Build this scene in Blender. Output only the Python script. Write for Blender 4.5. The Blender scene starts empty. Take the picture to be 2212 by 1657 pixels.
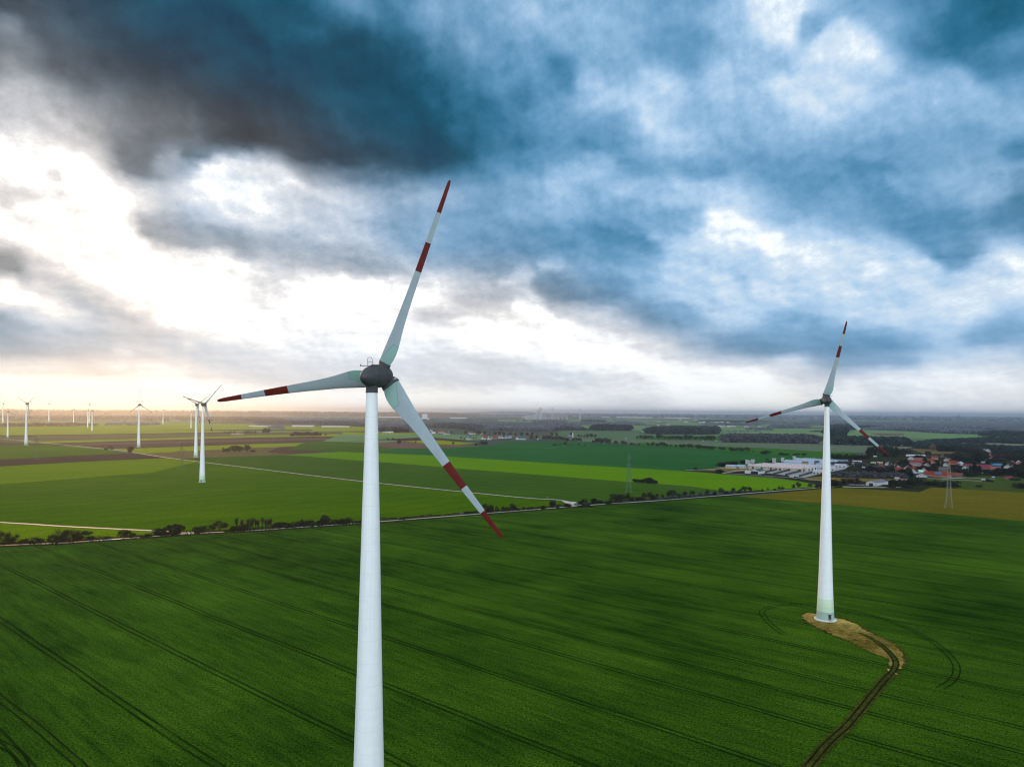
import bpy, math, random
from mathutils import Vector, Matrix
R = math.radians
random.seed(7)
S = bpy.context.scene
COL = S.collection

# ------------------------------------------------------------------ survey
# The place was surveyed from the photograph: a level lens 90 m above flat land.
CAMH, FD, HYD, CXD, ROLL = 90.2, 1523.0, 890.5, 1106.0, R(0.48)
def gp(sx, sy):
    x, y = sx*.57604, sy*.57604
    dx, dy = x-CXD, y-HYD
    u = dx*math.cos(ROLL)+dy*math.sin(ROLL); v = -dx*math.sin(ROLL)+dy*math.cos(ROLL)
    Y = CAMH*FD/max(v, 2.0)
    return (u*Y/FD, Y)
def height_at(sx, sy, Y):
    x, y = sx*.57604, sy*.57604
    dx, dy = x-CXD, y-HYD
    return CAMH-(-dx*math.sin(ROLL)+dy*math.cos(ROLL))*Y/FD
def Z(X, y): return gp(X*.434, 1400+y*.434)
def tile(x0, y0, k): return lambda x, y: gp(x0+x*k, y0+y*k)
TA0 = tile(0, 1880, .217); TA1 = tile(480, 1880, .217); TB = tile(1860, 1780, .217)
TC = tile(2300, 1660, .217); TD = tile(2680, 1600, .217); TE = tile(2380, 1500, .217)
TG = tile(2780, 1690, .18083); TF = tile(3200, 1640, .14467); TH = tile(3520, 1640, .14467)
TV = tile(1420, 1520, .217); TW = tile(1900, 1480, .217); TL = tile(640, 1600, .217)
TR = tile(2800, 2150, .4382)

# ------------------------------------------------------------------ helpers
def tag(o, label=None, cat=None, group=None, kind=None):
    if label: o['label'] = label
    if cat: o['category'] = cat
    if group: o['group'] = group
    if kind: o['kind'] = kind
    return o
def empty(name, loc, rz=0, s=1.0):
    o = bpy.data.objects.new(name, None); COL.objects.link(o)
    o.location = loc; o.rotation_euler = (0, 0, rz); o.scale = (s, s, s)
    o.empty_display_size = .5
    return o
def link(name, me, parent=None, mat=None):
    o = bpy.data.objects.new(name, me); COL.objects.link(o)
    if parent: o.parent = parent
    return o
KIDS = {}
def copy_tree(o, parent=None):
    c = o.copy(); COL.objects.link(c)
    if parent: c.parent = parent
    for ch in list(o.children): copy_tree(ch, c)
    return c
class MB:
    def __init__(self): self.v = []; self.f = []; self.mi = []
    def add(self, vs, fs, m=0):
        b = len(self.v); self.v += [tuple(p) for p in vs]
        self.f += [tuple(b+i for i in q) for q in fs]; self.mi += [m]*len(fs)
    def box(self, c, s, rz=0, m=0):
        x, y, z = s[0]/2, s[1]/2, s[2]/2; ca, sa = math.cos(rz), math.sin(rz)
        vs = [(c[0]+i*x*ca-j*y*sa, c[1]+i*x*sa+j*y*ca, c[2]+k*z) for i in (-1, 1) for j in (-1, 1) for k in (-1, 1)]
        self.add(vs, [(0,1,3,2),(4,6,7,5),(0,4,5,1),(2,3,7,6),(0,2,6,4),(1,5,7,3)], m)
    def tube(self, p0, p1, r0, r1, n=6, m=0, cap=True):
        p0, p1 = Vector(p0), Vector(p1); d = (p1-p0)
        if d.length < 1e-6: return
        d.normalize(); a = d.orthogonal().normalized(); b = d.cross(a)
        vs = []
        for p, r in ((p0, r0), (p1, r1)):
            for i in range(n):
                t = 2*math.pi*i/n; vs.append(p+(a*math.cos(t)+b*math.sin(t))*r)
        fs = [(i, (i+1) % n, n+(i+1) % n, n+i) for i in range(n)]
        if cap: fs += [tuple(range(n-1, -1, -1)), tuple(range(n, 2*n))]
        self.add(vs, fs, m)
    def lathe(self, prof, n=32, axis='z', m=0):
        vs = []
        for (h, r) in prof:
            for i in range(n):
                t = 2*math.pi*i/n; c, s = r*math.cos(t), r*math.sin(t)
                vs.append((c, s, h) if axis == 'z' else (s, h, c))
        fs = []
        for k in range(len(prof)-1):
            for i in range(n):
                j = (i+1) % n; fs.append((k*n+i, k*n+j, (k+1)*n+j, (k+1)*n+i))
        fs += [tuple(range(n-1, -1, -1)), tuple(range((len(prof)-1)*n, len(prof)*n))]
        self.add(vs, fs, m)
    def mesh(self, name, mats, smooth=False):
        me = bpy.data.meshes.new(name); me.from_pydata(self.v, [], self.f)
        for mm in (mats if isinstance(mats, (list, tuple)) else [mats]): me.materials.append(mm)
        me.polygons.foreach_set('material_index', self.mi)
        if smooth: me.polygons.foreach_set('use_smooth', [True]*len(me.polygons))
        me.update(); return me
    def build(self, name, mats, parent=None, smooth=False):
        return link(name, self.mesh(name, mats, smooth), parent)
def auto_smooth(o, ang=35):
    me = o.data
    me.polygons.foreach_set('use_smooth', [True]*len(me.polygons))
    try: me.set_sharp_from_angle(angle=R(ang))
    except Exception: pass
    return o

# ------------------------------------------------------------------ materials
class NT:
    def __init__(self, nt): self.nt = nt
    def n(self, t, **kw):
        nd = self.nt.nodes.new(t)
        for k, v in kw.items(): setattr(nd, k, v)
        return nd
    def l(self, a, b): self.nt.links.new(a, b)
    def val(self, sock, v):
        if hasattr(v, 'is_linked') or hasattr(v, 'links'): self.l(v, sock)
        else: sock.default_value = v
    def math(self, op, a, b=None, c=None, clamp=False):
        nd = self.n('ShaderNodeMath', operation=op, use_clamp=clamp)
        for i, v in enumerate((a, b, c)):
            if v is not None: self.val(nd.inputs[i], v)
        return nd.outputs[0]
    def mix(self, f, a, b, blend='MIX'):
        nd = self.n('ShaderNodeMix', data_type='RGBA', blend_type=blend)
        self.val(nd.inputs[0], f); self.val(nd.inputs[6], a); self.val(nd.inputs[7], b)
        return nd.outputs[2]
    def mapr(self, v, a, b, c=0., d=1., t='LINEAR'):
        nd = self.n('ShaderNodeMapRange', interpolation_type=t)
        self.val(nd.inputs[0], v)
        for i, x in enumerate((a, b, c, d)): nd.inputs[i+1].default_value = x
        return nd.outputs[0]
    def noise(self, vec, scale, detail=4, rough=.55, out=0):
        nd = self.n('ShaderNodeTexNoise'); self.l(vec, nd.inputs['Vector'])
        nd.inputs['Scale'].default_value = scale; nd.inputs['Detail'].default_value = detail
        nd.inputs['Roughness'].default_value = rough
        return nd.outputs[out]
def c4(c): return (c[0], c[1], c[2], 1)
def newmat(name):
    m = bpy.data.materials.new(name); m.use_nodes = True
    nt = NT(m.node_tree); b = m.node_tree.nodes['Principled BSDF']
    return m, nt, b
def plain(name, c, rough=.6, var=.25, scale=.6, metal=0, spec=.4, bump=0):
    m, nt, b = newmat(name)
    tc = nt.n('ShaderNodeTexCoord').outputs['Object']
    f = nt.noise(tc, scale, 5, .6)
    lo = [x*(1-var) for x in c]; hi = [min(1, x*(1+var)) for x in c]
    nt.l(nt.mix(f, c4(lo), c4(hi)), b.inputs['Base Color'])
    b.inputs['Roughness'].default_value = rough; b.inputs['Metallic'].default_value = metal
    b.inputs['Specular IOR Level'].default_value = spec
    if bump:
        bp = nt.n('ShaderNodeBump'); bp.inputs['Strength'].default_value = bump; bp.inputs['Distance'].default_value = .1
        nt.l(f, bp.inputs['Height']); nt.l(bp.outputs[0], b.inputs['Normal'])
    return m
def field_mat(name, c1, c2, ang=-10, along=.004, across=.06, fine=.9, patch=.012, tram=None, grain=.75, tint=None):
    """crop or soil: drill-row streaks, patches and fine grain, in world metres"""
    m, nt, b = newmat(name)
    tc = nt.n('ShaderNodeTexCoord').outputs['Object']
    mp = nt.n('ShaderNodeMapping', vector_type='TEXTURE'); nt.l(tc, mp.inputs['Vector'])
    mp.inputs['Rotation'].default_value = (0, 0, R(ang))
    sc = nt.n('ShaderNodeVectorMath', operation='MULTIPLY'); nt.l(mp.outputs[0], sc.inputs[0])
    sc.inputs[1].default_value = (along, across, 1)
    st = nt.noise(sc.outputs[0], 1.0, 5, .65)
    sc2 = nt.n('ShaderNodeVectorMath', operation='MULTIPLY'); nt.l(mp.outputs[0], sc2.inputs[0])
    sc2.inputs[1].default_value = (along*4, across*6, 1)
    st2 = nt.noise(sc2.outputs[0], 1.0, 3, .6)
    pt = nt.noise(tc, patch, 6, .6)
    s = nt.math('ADD', nt.math('MULTIPLY', st, .28), nt.math('ADD', nt.math('MULTIPLY', pt, .46), nt.math('MULTIPLY', st2, .26)))
    s = nt.mapr(s, .36, .66)
    col = nt.mix(s, c4(c1), c4(c2))
    if tint:
        col = nt.mix(nt.mapr(nt.noise(tc, patch*.45, 3, .5), .42, .68), col, c4(tint))
    gr = nt.noise(tc, fine, 6, .75)
    g = nt.mapr(gr, .34, .68, 1-grain, 1+grain)
    gc = nt.n('ShaderNodeCombineColor')
    for i in range(3): nt.l(g, gc.inputs[i])
    col = nt.mix(1.0, col, gc.outputs[0], 'MULTIPLY')
    if tram:
        a, d0, sp, jump, soil = tram
        sep = nt.n('ShaderNodeSeparateXYZ'); nt.l(tc, sep.inputs[0])
        wob = nt.math('MULTIPLY', nt.math('SUBTRACT', nt.noise(tc, .012, 2, .5), .5), 3.0)
        p = nt.math('ADD', nt.math('ADD', nt.math('MULTIPLY', sep.outputs[0], -math.sin(R(a))), nt.math('MULTIPLY', sep.outputs[1], math.cos(R(a)))), wob)
        late = nt.math('GREATER_THAN', p, jump[0])
        p1 = nt.math('SUBTRACT', p, nt.math('ADD', d0, nt.math('MULTIPLY', late, jump[1]-d0)))
        md = nt.math('SUBTRACT', nt.math('MODULO', nt.math('ADD', p1, sp*100.5), sp), sp/2)
        extra = nt.math('SUBTRACT', p, jump[2])
        d = nt.math('MINIMUM', nt.math('ABSOLUTE', md), nt.math('ABSOLUTE', extra))
        w = nt.math('ABSOLUTE', nt.math('SUBTRACT', d, 1.05))
        fade = nt.mapr(nt.noise(tc, .05, 3, .6), .3, .6, .6, 1.)
        ln = nt.math('MULTIPLY', nt.mapr(w, .28, .55, 1, 0, 'SMOOTHSTEP'), fade)
        col = nt.mix(nt.math('MULTIPLY', ln, .85), col, c4(soil))
    nt.l(col, b.inputs['Base Color'])
    b.inputs['Roughness'].default_value = 1; b.inputs['Specular IOR Level'].default_value = 0
    bp = nt.n('ShaderNodeBump'); bp.inputs['Strength'].default_value = .8; bp.inputs['Distance'].default_value = .35
    nt.l(gr, bp.inputs['Height']); nt.l(bp.outputs[0], b.inputs['Normal'])
    return m

# ------------------------------------------------------------------ camera
cam = bpy.data.cameras.new('camera'); co = bpy.data.objects.new('camera', cam); COL.objects.link(co)
cam.sensor_width = 36; cam.sensor_fit = 'HORIZONTAL'; cam.lens = FD/2212*36
cam.shift_y = (HYD-828.5)/2212; cam.clip_start = .5; cam.clip_end = 150000
co.matrix_world = Matrix.Translation((0, 0, CAMH)) @ Matrix.Rotation(R(90), 4, 'X') @ Matrix.Rotation(ROLL, 4, 'Z')
S.camera = co

# ------------------------------------------------------------------ sky (world)
SKY = """456 356 256 257 268 268 157 268 269 47a 69b 69b 58b 7ac 7ac 8bd 9bd 8bd 8bd 7bd 6ad 7ad 8be ade def 9ce 7ad 6ac 59c 49b 28a 07a
677 567 456 256 157 157 157 146 157 269 47a 58a 58b 79b 7ac 7ac 8ad 8ad 8bd 7bd 6ac 5ac 8be 9ce bde 8be bdf 8bd 6ac 38a 38a 49b
888 567 456 245 145 145 156 157 045 056 158 379 37a 58b 69b 69c 6ac 59c 7bd 7bd 8be 6ad 8be 8bd 8be bde cef bdf 6ac 59c 49b 49b
bbb 999 677 567 455 455 356 146 145 045 056 158 269 37a 48a 59b 59b 5ac 9ce ace bdf ace ace ace cdf bdf bdf ace 9ce 8be 8bd 6ac
ccd bbb 9aa 889 677 566 456 345 344 245 146 157 157 158 379 48b 59b 6ac 7ad 7ad bdf 9be 8be 9be 9ce ade 9ce 9be 9be 8be 8bd 8bd
fff ddd ccb 899 678 677 566 455 556 456 346 156 157 158 379 48b 58b 69c 59c 6ad 9be 9ce 8be 8be 8be 8be 7bd 7ad 6ac 6ad 6ac 6ac
fff fff fff abb 789 9ab bcd eef bcc 899 778 678 457 368 379 58b 59b 7ad 8be 6ad 6ad 6ad 6ad 7ad 6ad 6ac 5ac 5ac 6ac 7ac 8bd 7ac
eee eee fff fff dde cde eff eff eee dde bcd abd 8ab 9ac 8ac 79c 7ad 9ce 7be 9be 8be 9ce bdf 8be 7ad 59c 6ac 59b 6ac 7ac 9bd 7ab
fff fff fff fff ddd abc bcd eef dee cde bcd abd 7ac 8ac 7ac 6ad 8ac 8be 7be 6ad 8be 7ad eff bdf 9be 8be 7ad 6ac 69c 59b 7ac 59b
eee fff fff fff fff abc abc abc cdd bcd ccd bcd 9bd 8ad 7ac 69c 59c 59c 49c 59c 8be bdf def eff def cdf ace 9bd 8bd 59b 79c 9bd
9ab ccd fff fff fff fff fff fff dde bcd abc abc bbd abd abc 79b 9ac 8ad 8ad 8ad 8be bdf def cef def def cef def def ace cde def
fff ccd bcd eee fff fff fff eef eee ffe ffe ffe ddd eed ccd bbc bbc 89a 69b 7ad 9be ace cdf bdf bdf cdf cdf bdf cdf def def def
8bd dee def ccd eee fff fff fff fff fff fff fff ffe ddc edd fee fee ddd ccd aac 8ad 8be ace ace 9be ace acf bdf bdf bdf cdf 9be
8ac 9bd abd cde cde cde cef def eef def eef eff eff eef fff fff fff ffe ffe ffe edd bcd 8ac 79c 7ad 6ad 6ad 7ad 8be 9ce 8bd 9bd
fed fed edc eed eed eed dde dde dde dde dde dde dde dde dee dde eef eff eff fff fff fff fff fff dde ccd abd bce cde eef eef dee
ffe ffe ffe ffe ffe fff ffe ffe ffe ffd ffe fff ffe ffe ffe ffe fff eee eee eee eef fff fff ffe ffe fee fff eee eef eee eee eee"""
def lin(v): return v/12.92 if v <= .04045 else ((v+.055)/1.055)**2.4
# the deck is described by brightness V and blueness B; two colour ramps turn these into light
BLUE = [(0,(0,38,58)),(.2,(5,60,86)),(.3,(16,84,112)),(.4,(46,113,148)),(.5,(86,143,183)),(.6,(119,167,206)),(.7,(149,189,224)),(.8,(180,211,240)),(.9,(215,232,247)),(1,(252,254,255))]
NEUT = [(0,(22,28,36)),(.25,(58,64,72)),(.35,(82,89,98)),(.5,(122,130,138)),(.65,(163,168,175)),(.8,(202,204,210)),(.9,(229,230,234)),(.97,(252,251,249)),(1,(255,255,253))]
def ramp_at(tab, v):
    v = min(max(v, 0), 1)
    for i in range(len(tab)-1):
        if v <= tab[i+1][0]:
            t = (v-tab[i][0])/(tab[i+1][0]-tab[i][0]); return [tab[i][1][k]*(1-t)+tab[i+1][1][k]*t for k in range(3)]
VG, BG = [], []
for row in SKY.split('\n'):
    a, b = [], []
    for w in row.split():
        c = [int(ch, 16)/15 for ch in w]; v = .30*c[0]+.59*c[1]+.11*c[2]
        d = (c[2]-c[0])*255; full = ramp_at(BLUE, v); neu = ramp_at(NEUT, v)
        bb = (d-(neu[2]-neu[0]))/max(14, (full[2]-full[0])-(neu[2]-neu[0]))
        a.append(v); b.append(min(1.05, max(-.35, bb if d > 0 else d/60)))
    VG.append(a); BG.append(b)
def blur(G):
    H, W = len(G), len(G[0])
    return [[sum(G[min(max(j+dj, 0), H-1)][min(max(i+di, 0), W-1)]*w for dj, di, w in ((0,0,4),(0,1,2),(0,-1,2),(1,0,2),(-1,0,2),(1,1,1),(1,-1,1),(-1,1,1),(-1,-1,1)))/16 for i in range(W)] for j in range(H)]
BG = blur(BG)
def cr(p0, p1, p2, p3, t): return p1+.5*t*(p2-p0+t*(2*p0-5*p1+4*p2-p3+t*(3*(p1-p2)+p3-p0)))
def bic(G, gx, gy):
    H, W = len(G), len(G[0]); gx = min(max(gx, 0), W-1.001); gy = min(max(gy, 0), H-1.001); i, j = int(gx), int(gy)
    col = lambda jj: cr(*[G[min(max(jj, 0), H-1)][min(max(i+k, 0), W-1)] for k in (-1, 0, 1, 2)], gx-i)
    return cr(col(j-1), col(j), col(j+1), col(j+2), gy-j)
# individual cloud masses: centre, half axes, tilt, brightness, softness
CLOUDS = """232 491 40 35 0 .86 .8;533 580 110 80 0 .46 .6;751 580 60 30 0 .42 .7;626 617 60 60 0 .68 .8;834 663 95 60 0 .98 .5;139 649 200 90 20 1 .3;185 686 40 35 0 .87 .8;46 751 80 20 10 .80 .7;28 106 50 40 0 .52 .9
1250 250 430 170 12 .31 .9;1480 440 330 130 8 .33 .8;1030 394 190 120 0 .22 .8;1284 348 240 130 20 .26 .8;1516 510 250 90 10 .31 .7;1192 533 200 60 10 .28 .5;1006 695 200 90 15 .91 .35;1192 742 180 60 10 .82 .5;1377 649 120 25 25 .48 .7
2430 301 60 50 0 .80 .6;2476 417 45 70 -20 .78 .6;2536 487 45 40 0 .74 .7;2244 287 90 35 -20 .72 .7;2119 278 60 60 0 .54 .8;2536 185 120 70 0 .57 .8;2244 524 110 50 0 .53 .8;1943 463 60 130 0 .46 .8;2383 621 80 40 0 .56 .7;2661 635 90 35 0 .57 .7
2175 649 120 50 -20 .73 .5;2337 718 40 30 0 .75 .6;2592 695 100 45 20 .74 .6;2708 746 60 25 0 .84 .6;2861 51 60 55 0 .90 .4;2731 70 60 60 0 .75 .7;2777 278 120 60 0 .74 .7
2926 46 90 75 0 .91 .4;3135 301 190 90 0 .82 .5;3181 185 130 90 0 .88 .35;3080 240 70 60 0 .84 .5;2940 334 60 40 0 .82 .5;3033 107 40 50 20 .63 .7;3761 28 130 60 0 .36 .8;3529 162 150 60 0 .46 .8;3714 232 120 60 0 .50 .8;3483 348 200 50 0 .73 .7;3598 278 60 40 0 .70 .7
3158 649 200 60 0 .57 .8;3821 579 70 40 0 .49 .7;3362 667 50 40 0 .66 .6;3575 672 100 50 0 .65 .6;3714 686 50 60 0 .70 .7;3830 760 60 50 0 .51 .7
371 907 270 90 20 1 .4;649 884 150 62 25 .62 .45;881 921 140 52 20 .66 .45;742 1027 330 80 12 1 .35;881 1055 110 30 10 .92 .6;37 1000 85 52 10 .51 .45;209 1055 150 50 25 .80 .5;371 1139 150 35 25 .71 .5;487 1185 90 22 10 .78 .5;46 1074 70 30 30 1 .4;176 1139 90 25 20 .98 .5
46 1213 140 50 0 .57 .5;139 1269 250 60 0 .63 .6;417 1269 300 70 4 .74 .6;742 1315 250 45 4 .82 .6;70 1194 35 12 20 .90 .5;172 1199 70 25 15 .88 .5;700 1276 28 12 20 .94 .5;468 1315 45 22 30 .88 .6;480 1490 800 62 0 1 .3;330 1394 350 9 1 .86 .8
1192 967 250 50 10 .66 .5;1076 921 120 40 10 .69 .6;1192 837 150 50 10 .84 .8;1331 1129 330 90 5 1 .4;1006 1101 85 50 10 .89 .5;1632 1185 90 40 0 .82 .5;1771 1092 130 60 10 .77 .6;1632 1083 70 45 0 .93 .8;1817 930 170 80 10 .59 .6;1516 879 120 40 0 .65 .7;1905 1069 40 22 0 .84 .4;1748 1245 300 40 0 1 .4;1192 1394 400 60 0 .87 .6;1655 1394 350 60 0 .87 .6;1440 1505 800 40 0 1 .3
2291 916 160 60 0 .54 .7;2036 898 110 40 0 .56 .7;2569 893 40 18 0 .84 .5;2467 884 40 15 0 .76 .6;2662 1023 160 140 0 .82 .6;2824 1023 60 120 0 .86 .6;2782 1046 25 60 -20 .73 .7;2708 824 62 46 30 .99 .35;2800 875 92 36 25 .97 .4;2655 865 40 30 0 .90 .5
2129 1092 160 40 12 .52 .45;2268 1083 110 45 0 .57 .6;2523 1185 150 45 8 .61 .6;2068 1009 50 25 -15 .80 .4;1957 1055 50 35 -25 .80 .5;1990 1162 70 60 30 .98 .4;2082 1222 110 40 20 .96 .5;2244 1194 130 30 8 .84 .6;2059 1278 200 35 0 1 .4;2337 1287 150 25 0 .98 .5;2778 1278 110 35 10 .59 .45;2615 1292 60 15 0 .70 .6;2870 1301 90 35 8 .59 .5;2430 1306 120 18 0 .88 .6;2152 1417 300 40 0 .89 .7
2894 889 40 40 0 .95 .5;3297 1023 420 110 0 .84 .6;3274 1009 60 40 0 .92 .7;3459 986 60 25 0 .90 .6;3506 907 200 60 20 .53 .6;3575 967 70 35 0 .55 .5;3784 838 120 60 0 .53 .7;3761 1023 150 70 -10 .90 .5;2991 819 30 30 0 .76 .7
3204 1287 260 55 0 .57 .6;2973 1232 120 60 0 .61 .7;3738 1255 130 40 0 .61 .6;3014 1232 28 12 0 .76 .6;3204 1148 60 35 40 .88 .6;3631 1195 40 18 30 .94 .4;3251 1366 220 22 3 .63 .5;2973 1357 110 16 0 .95 .5;3436 1426 350 30 0 .95 .5;3691 1385 90 20 0 .95 .5;3714 1334 120 30 0 .86 .6"""
CL = []
for ln_ in CLOUDS.replace('\n', ';').split(';'):
    x, y, a, b, t, v, sf = [float(k) for k in ln_.split()]; sf = sf*.8 if v > .4 else sf; CL.append((x, y, a, b, math.cos(R(t)), math.sin(R(t)), v, sf))
def sky_at(az, q):
    x = FD/.57604*math.tan(az); y = -FD/.57604*q/math.cos(az)
    xr = x*math.cos(ROLL)-y*math.sin(ROLL)+1920; yr = x*math.sin(ROLL)+y*math.cos(ROLL)+HYD/.57604
    v = bic(VG, xr/120-.5, yr/96-.5); b = bic(BG, xr/120-.5, yr/96-.5)
    for (cx, cy, a, c, ct, st, t, sf) in CL:
        dx, dy = xr-cx, yr-cy
        if abs(dx) > 2*a+2*c or abs(dy) > 2*a+2*c: continue
        d = math.hypot((dx*ct+dy*st)/a, (-dx*st+dy*ct)/c); e = min(1, max(0, (1+sf-d)/(2*sf))); v += (t-v)*e*e*(3-2*e)*.85
    if v < .82: v -= .035*math.sin(math.pi*max(0, v)/.82)
    return min(1, max(.02, v)), min(1, max(-.3, b*.95))
SUN_AZ, SUN_EL = R(-31), R(11)
def build_world():
    w = bpy.data.worlds.new('World'); S.world = w; w.use_nodes = True
    nt = NT(w.node_tree)
    for nd in list(w.node_tree.nodes): w.node_tree.nodes.remove(nd)
    out = nt.n('ShaderNodeOutputWorld'); bg = nt.n('ShaderNodeBackground'); nt.l(bg.outputs[0], out.inputs[0])
    d = nt.n('ShaderNodeTexCoord').outputs['Generated']
    sep = nt.n('ShaderNodeSeparateXYZ'); nt.l(d, sep.inputs[0]); x, y, z = sep.outputs
    az = nt.math('ARCTAN2', x, y)
    hyp = nt.math('SQRT', nt.math('ADD', nt.math('MULTIPLY', x, x), nt.math('MULTIPLY', y, y)))
    q = nt.math('DIVIDE', z, nt.math('MAXIMUM', hyp, .02))
    # cloud space: the view direction, flattened towards the horizon as a cloud deck is
    cvn = nt.n('ShaderNodeCombineXYZ')
    lq = nt.math('LOGARITHM', nt.math('ADD', nt.math('MAXIMUM', q, -.05), .20), math.e)
    nt.l(nt.math('MULTIPLY', az, 1.7), cvn.inputs[0]); nt.l(lq, cvn.inputs[1])
    cvn.inputs[2].default_value = 3.7
    cv = cvn.outputs[0]
    near = nt.mapr(q, 0, .22, .10, 1.)
    def warp(scale, det, ax, aq, base, v, rough=.6):
        nz = nt.n('ShaderNodeTexNoise'); nt.l(base, nz.inputs['Vector']); nz.inputs['Scale'].default_value = scale
        nz.inputs['Detail'].default_value = det; nz.inputs['Roughness'].default_value = rough
        sp = nt.n('ShaderNodeSeparateColor'); nt.l(nz.outputs['Color'], sp.inputs[0])
        a1 = nt.math('ADD', v[0], nt.math('MULTIPLY', nt.math('MULTIPLY', nt.math('SUBTRACT', sp.outputs[0], .5), near), ax))
        q1 = nt.math('ADD', v[1], nt.math('MULTIPLY', nt.math('MULTIPLY', nt.math('SUBTRACT', sp.outputs[1], .5), near), aq))
        return a1, q1
    v = warp(2.5, 3, .035, .025, cv, (az, q))
    v = warp(6.0, 9, .042, .033, cv, v, .55)
    v = warp(18., 8, .012, .011, cv, v, .58)
    az2, q2 = v
    # bands of the observed cloud deck: brightness and blueness along the azimuth
    AZ0, AZ1, NQ, DQ, NX = R(-41), R(41), 58, .0106, 120
    fa = nt.mapr(az2, AZ0, AZ1)
    fcol = nt.n('ShaderNodeCombineColor'); nt.l(fa, fcol.inputs[0]); nt.l(fa, fcol.inputs[1]); nt.l(fa, fcol.inputs[2])
    cur = None
    for k in range(NQ):
        rc = nt.n('ShaderNodeRGBCurve'); nt.l(fcol.outputs[0], rc.inputs['Color']); mp = rc.mapping
        vb = [sky_at(AZ0+(AZ1-AZ0)*i/(NX-1), k*DQ) for i in range(NX)]
        for ch in (0, 1):
            cu = mp.curves[ch]; val = [(p[0] if ch == 0 else (p[1]+.4)/1.5) for p in vb]
            cu.points[0].location = (0, val[0]); cu.points[-1].location = (1, val[-1])
            for i in range(1, NX-1): cu.points.new(i/(NX-1), val[i])
        mp.update()
        cur = rc.outputs[0] if cur is None else nt.mix(nt.mapr(q2, (k-1)*DQ, k*DQ), cur, rc.outputs[0])
    sc_ = nt.n('ShaderNodeSeparateColor'); nt.l(cur, sc_.inputs[0])
    V, Bb = sc_.outputs[0], nt.math('SUBTRACT', nt.math('MULTIPLY', sc_.outputs[1], 1.5), .4)
    # fine billows
    sh = nt.n('ShaderNodeVectorMath', operation='ADD'); nt.l(cv, sh.inputs[0]); sh.inputs[1].default_value = (.02, .03, 0)
    n1 = nt.noise(cv, 4.0, 10, .56); n1b = nt.noise(sh.outputs[0], 4.0, 10, .56); n2 = nt.noise(cv, 15., 8, .6)
    relief = nt.math('MULTIPLY', nt.math('SUBTRACT', n1, n1b), .42)   # billows catch light on one side
    m = nt.math('ADD', nt.math('ADD', nt.mapr(n1, .3, .7, -.022, .022), relief), nt.mapr(n2, .3, .7, -.009, .009))
    sh2 = nt.n('ShaderNodeVectorMath', operation='ADD'); nt.l(cv, sh2.inputs[0]); sh2.inputs[1].default_value = (.010, .018, 0)
    n3 = nt.noise(cv, 9.0, 11, .66); n3b = nt.noise(sh2.outputs[0], 9.0, 11, .66)
    crinkle = nt.math('MULTIPLY', nt.math('MULTIPLY', nt.math('SUBTRACT', n3, n3b), .42), nt.mapr(V, .42, .72, .22, 1.))
    m = nt.math('ADD', m, crinkle)
    V = nt.math('ADD', V, nt.math('MULTIPLY', m, nt.mapr(q, .01, .16, .25, 1.)))
    def cramp(tab):
        rp = nt.n('ShaderNodeValToRGB'); nt.l(V, rp.inputs[0]); el = rp.color_ramp.elements
        while len(el) < len(tab): el.new(.5)
        for i, (p, c) in enumerate(tab): el[i].position = p
        for i, (p, c) in enumerate(tab): el[i].color = tuple(lin(x/255) for x in c)+(1,)
        return rp.outputs[0]
    cloud = nt.mix(nt.mapr(Bb, 0, 1), cramp(NEUT), cramp(BLUE))
    cloud = nt.mix(nt.mapr(Bb, -.25, 0, .8, 0), cloud, nt.mix(1., cloud, (1., .95, .84, 1), 'MULTIPLY'))
    cloud = nt.mix(nt.mapr(V, .9, 1.02), cloud, nt.mix(1., cloud, (1.13, 1.16, 1.2, 1), 'MULTIPLY'))
    dp = nt.n('ShaderNodeVectorMath', operation='DOT_PRODUCT'); nt.l(d, dp.inputs[0])
    dp.inputs[1].default_value = (math.sin(SUN_AZ)*math.cos(R(5)), math.cos(SUN_AZ)*math.cos(R(5)), math.sin(R(5)))
    glow = nt.math('POWER', nt.mapr(dp.outputs['Value'], .94, 1.), 2.)
    cloud = nt.mix(nt.math('MULTIPLY', glow, .22), cloud, nt.mix(1., cloud, (1.25, 1.02, .74, 1), 'MULTIPLY'))
    # unseen broken sky behind the photographer, brightened and shaped to light the tower fronts
    sky = nt.n('ShaderNodeTexSky', sky_type='NISHITA'); sky.sun_disc = False
    sky.sun_elevation = SUN_EL; sky.sun_rotation = SUN_AZ
    skc = nt.mix(1., sky.outputs[0], (.08, .08, .08, 1), 'MULTIPLY')
    back = nt.mix(nt.mapr(n1, .35, .6), skc, (BACK[0], BACK[1], BACK[2], 1))
    back = nt.mix(nt.mapr(q, .1, .8), nt.mix(1., back, (1.45, 1.45, 1.45, 1), 'MULTIPLY'), back)
    back = nt.mix(nt.mapr(q, .5, 1.6), back, (.50, .57, .68, 1))
    fbk = nt.mapr(nt.math('ABSOLUTE', az), R(75), R(160), .38, 1.28, 'SMOOTHSTEP'); cb = nt.n('ShaderNodeCombineColor')
    for i in range(3): nt.l(fbk, cb.inputs[i])
    back = nt.mix(nt.mapr(q, .7, 1.3), nt.mix(1., back, cb.outputs[0], 'MULTIPLY'), back)
    fb = nt.math('MAXIMUM', nt.mapr(nt.math('ABSOLUTE', az), R(42), R(75), 0, 1, 'SMOOTHSTEP'), nt.mapr(q, .62, 1.1, 0, 1, 'SMOOTHSTEP'))
    allc = nt.mix(fb, cloud, back)
    allc = nt.mix(nt.mapr(z, -.03, -.01), (.03, .04, .035, 1), allc)
    nt.l(allc, bg.inputs[0]); bg.inputs[1].default_value = 1.0
BACK = (2.0, 2.15, 2.35)
build_world()
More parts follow.
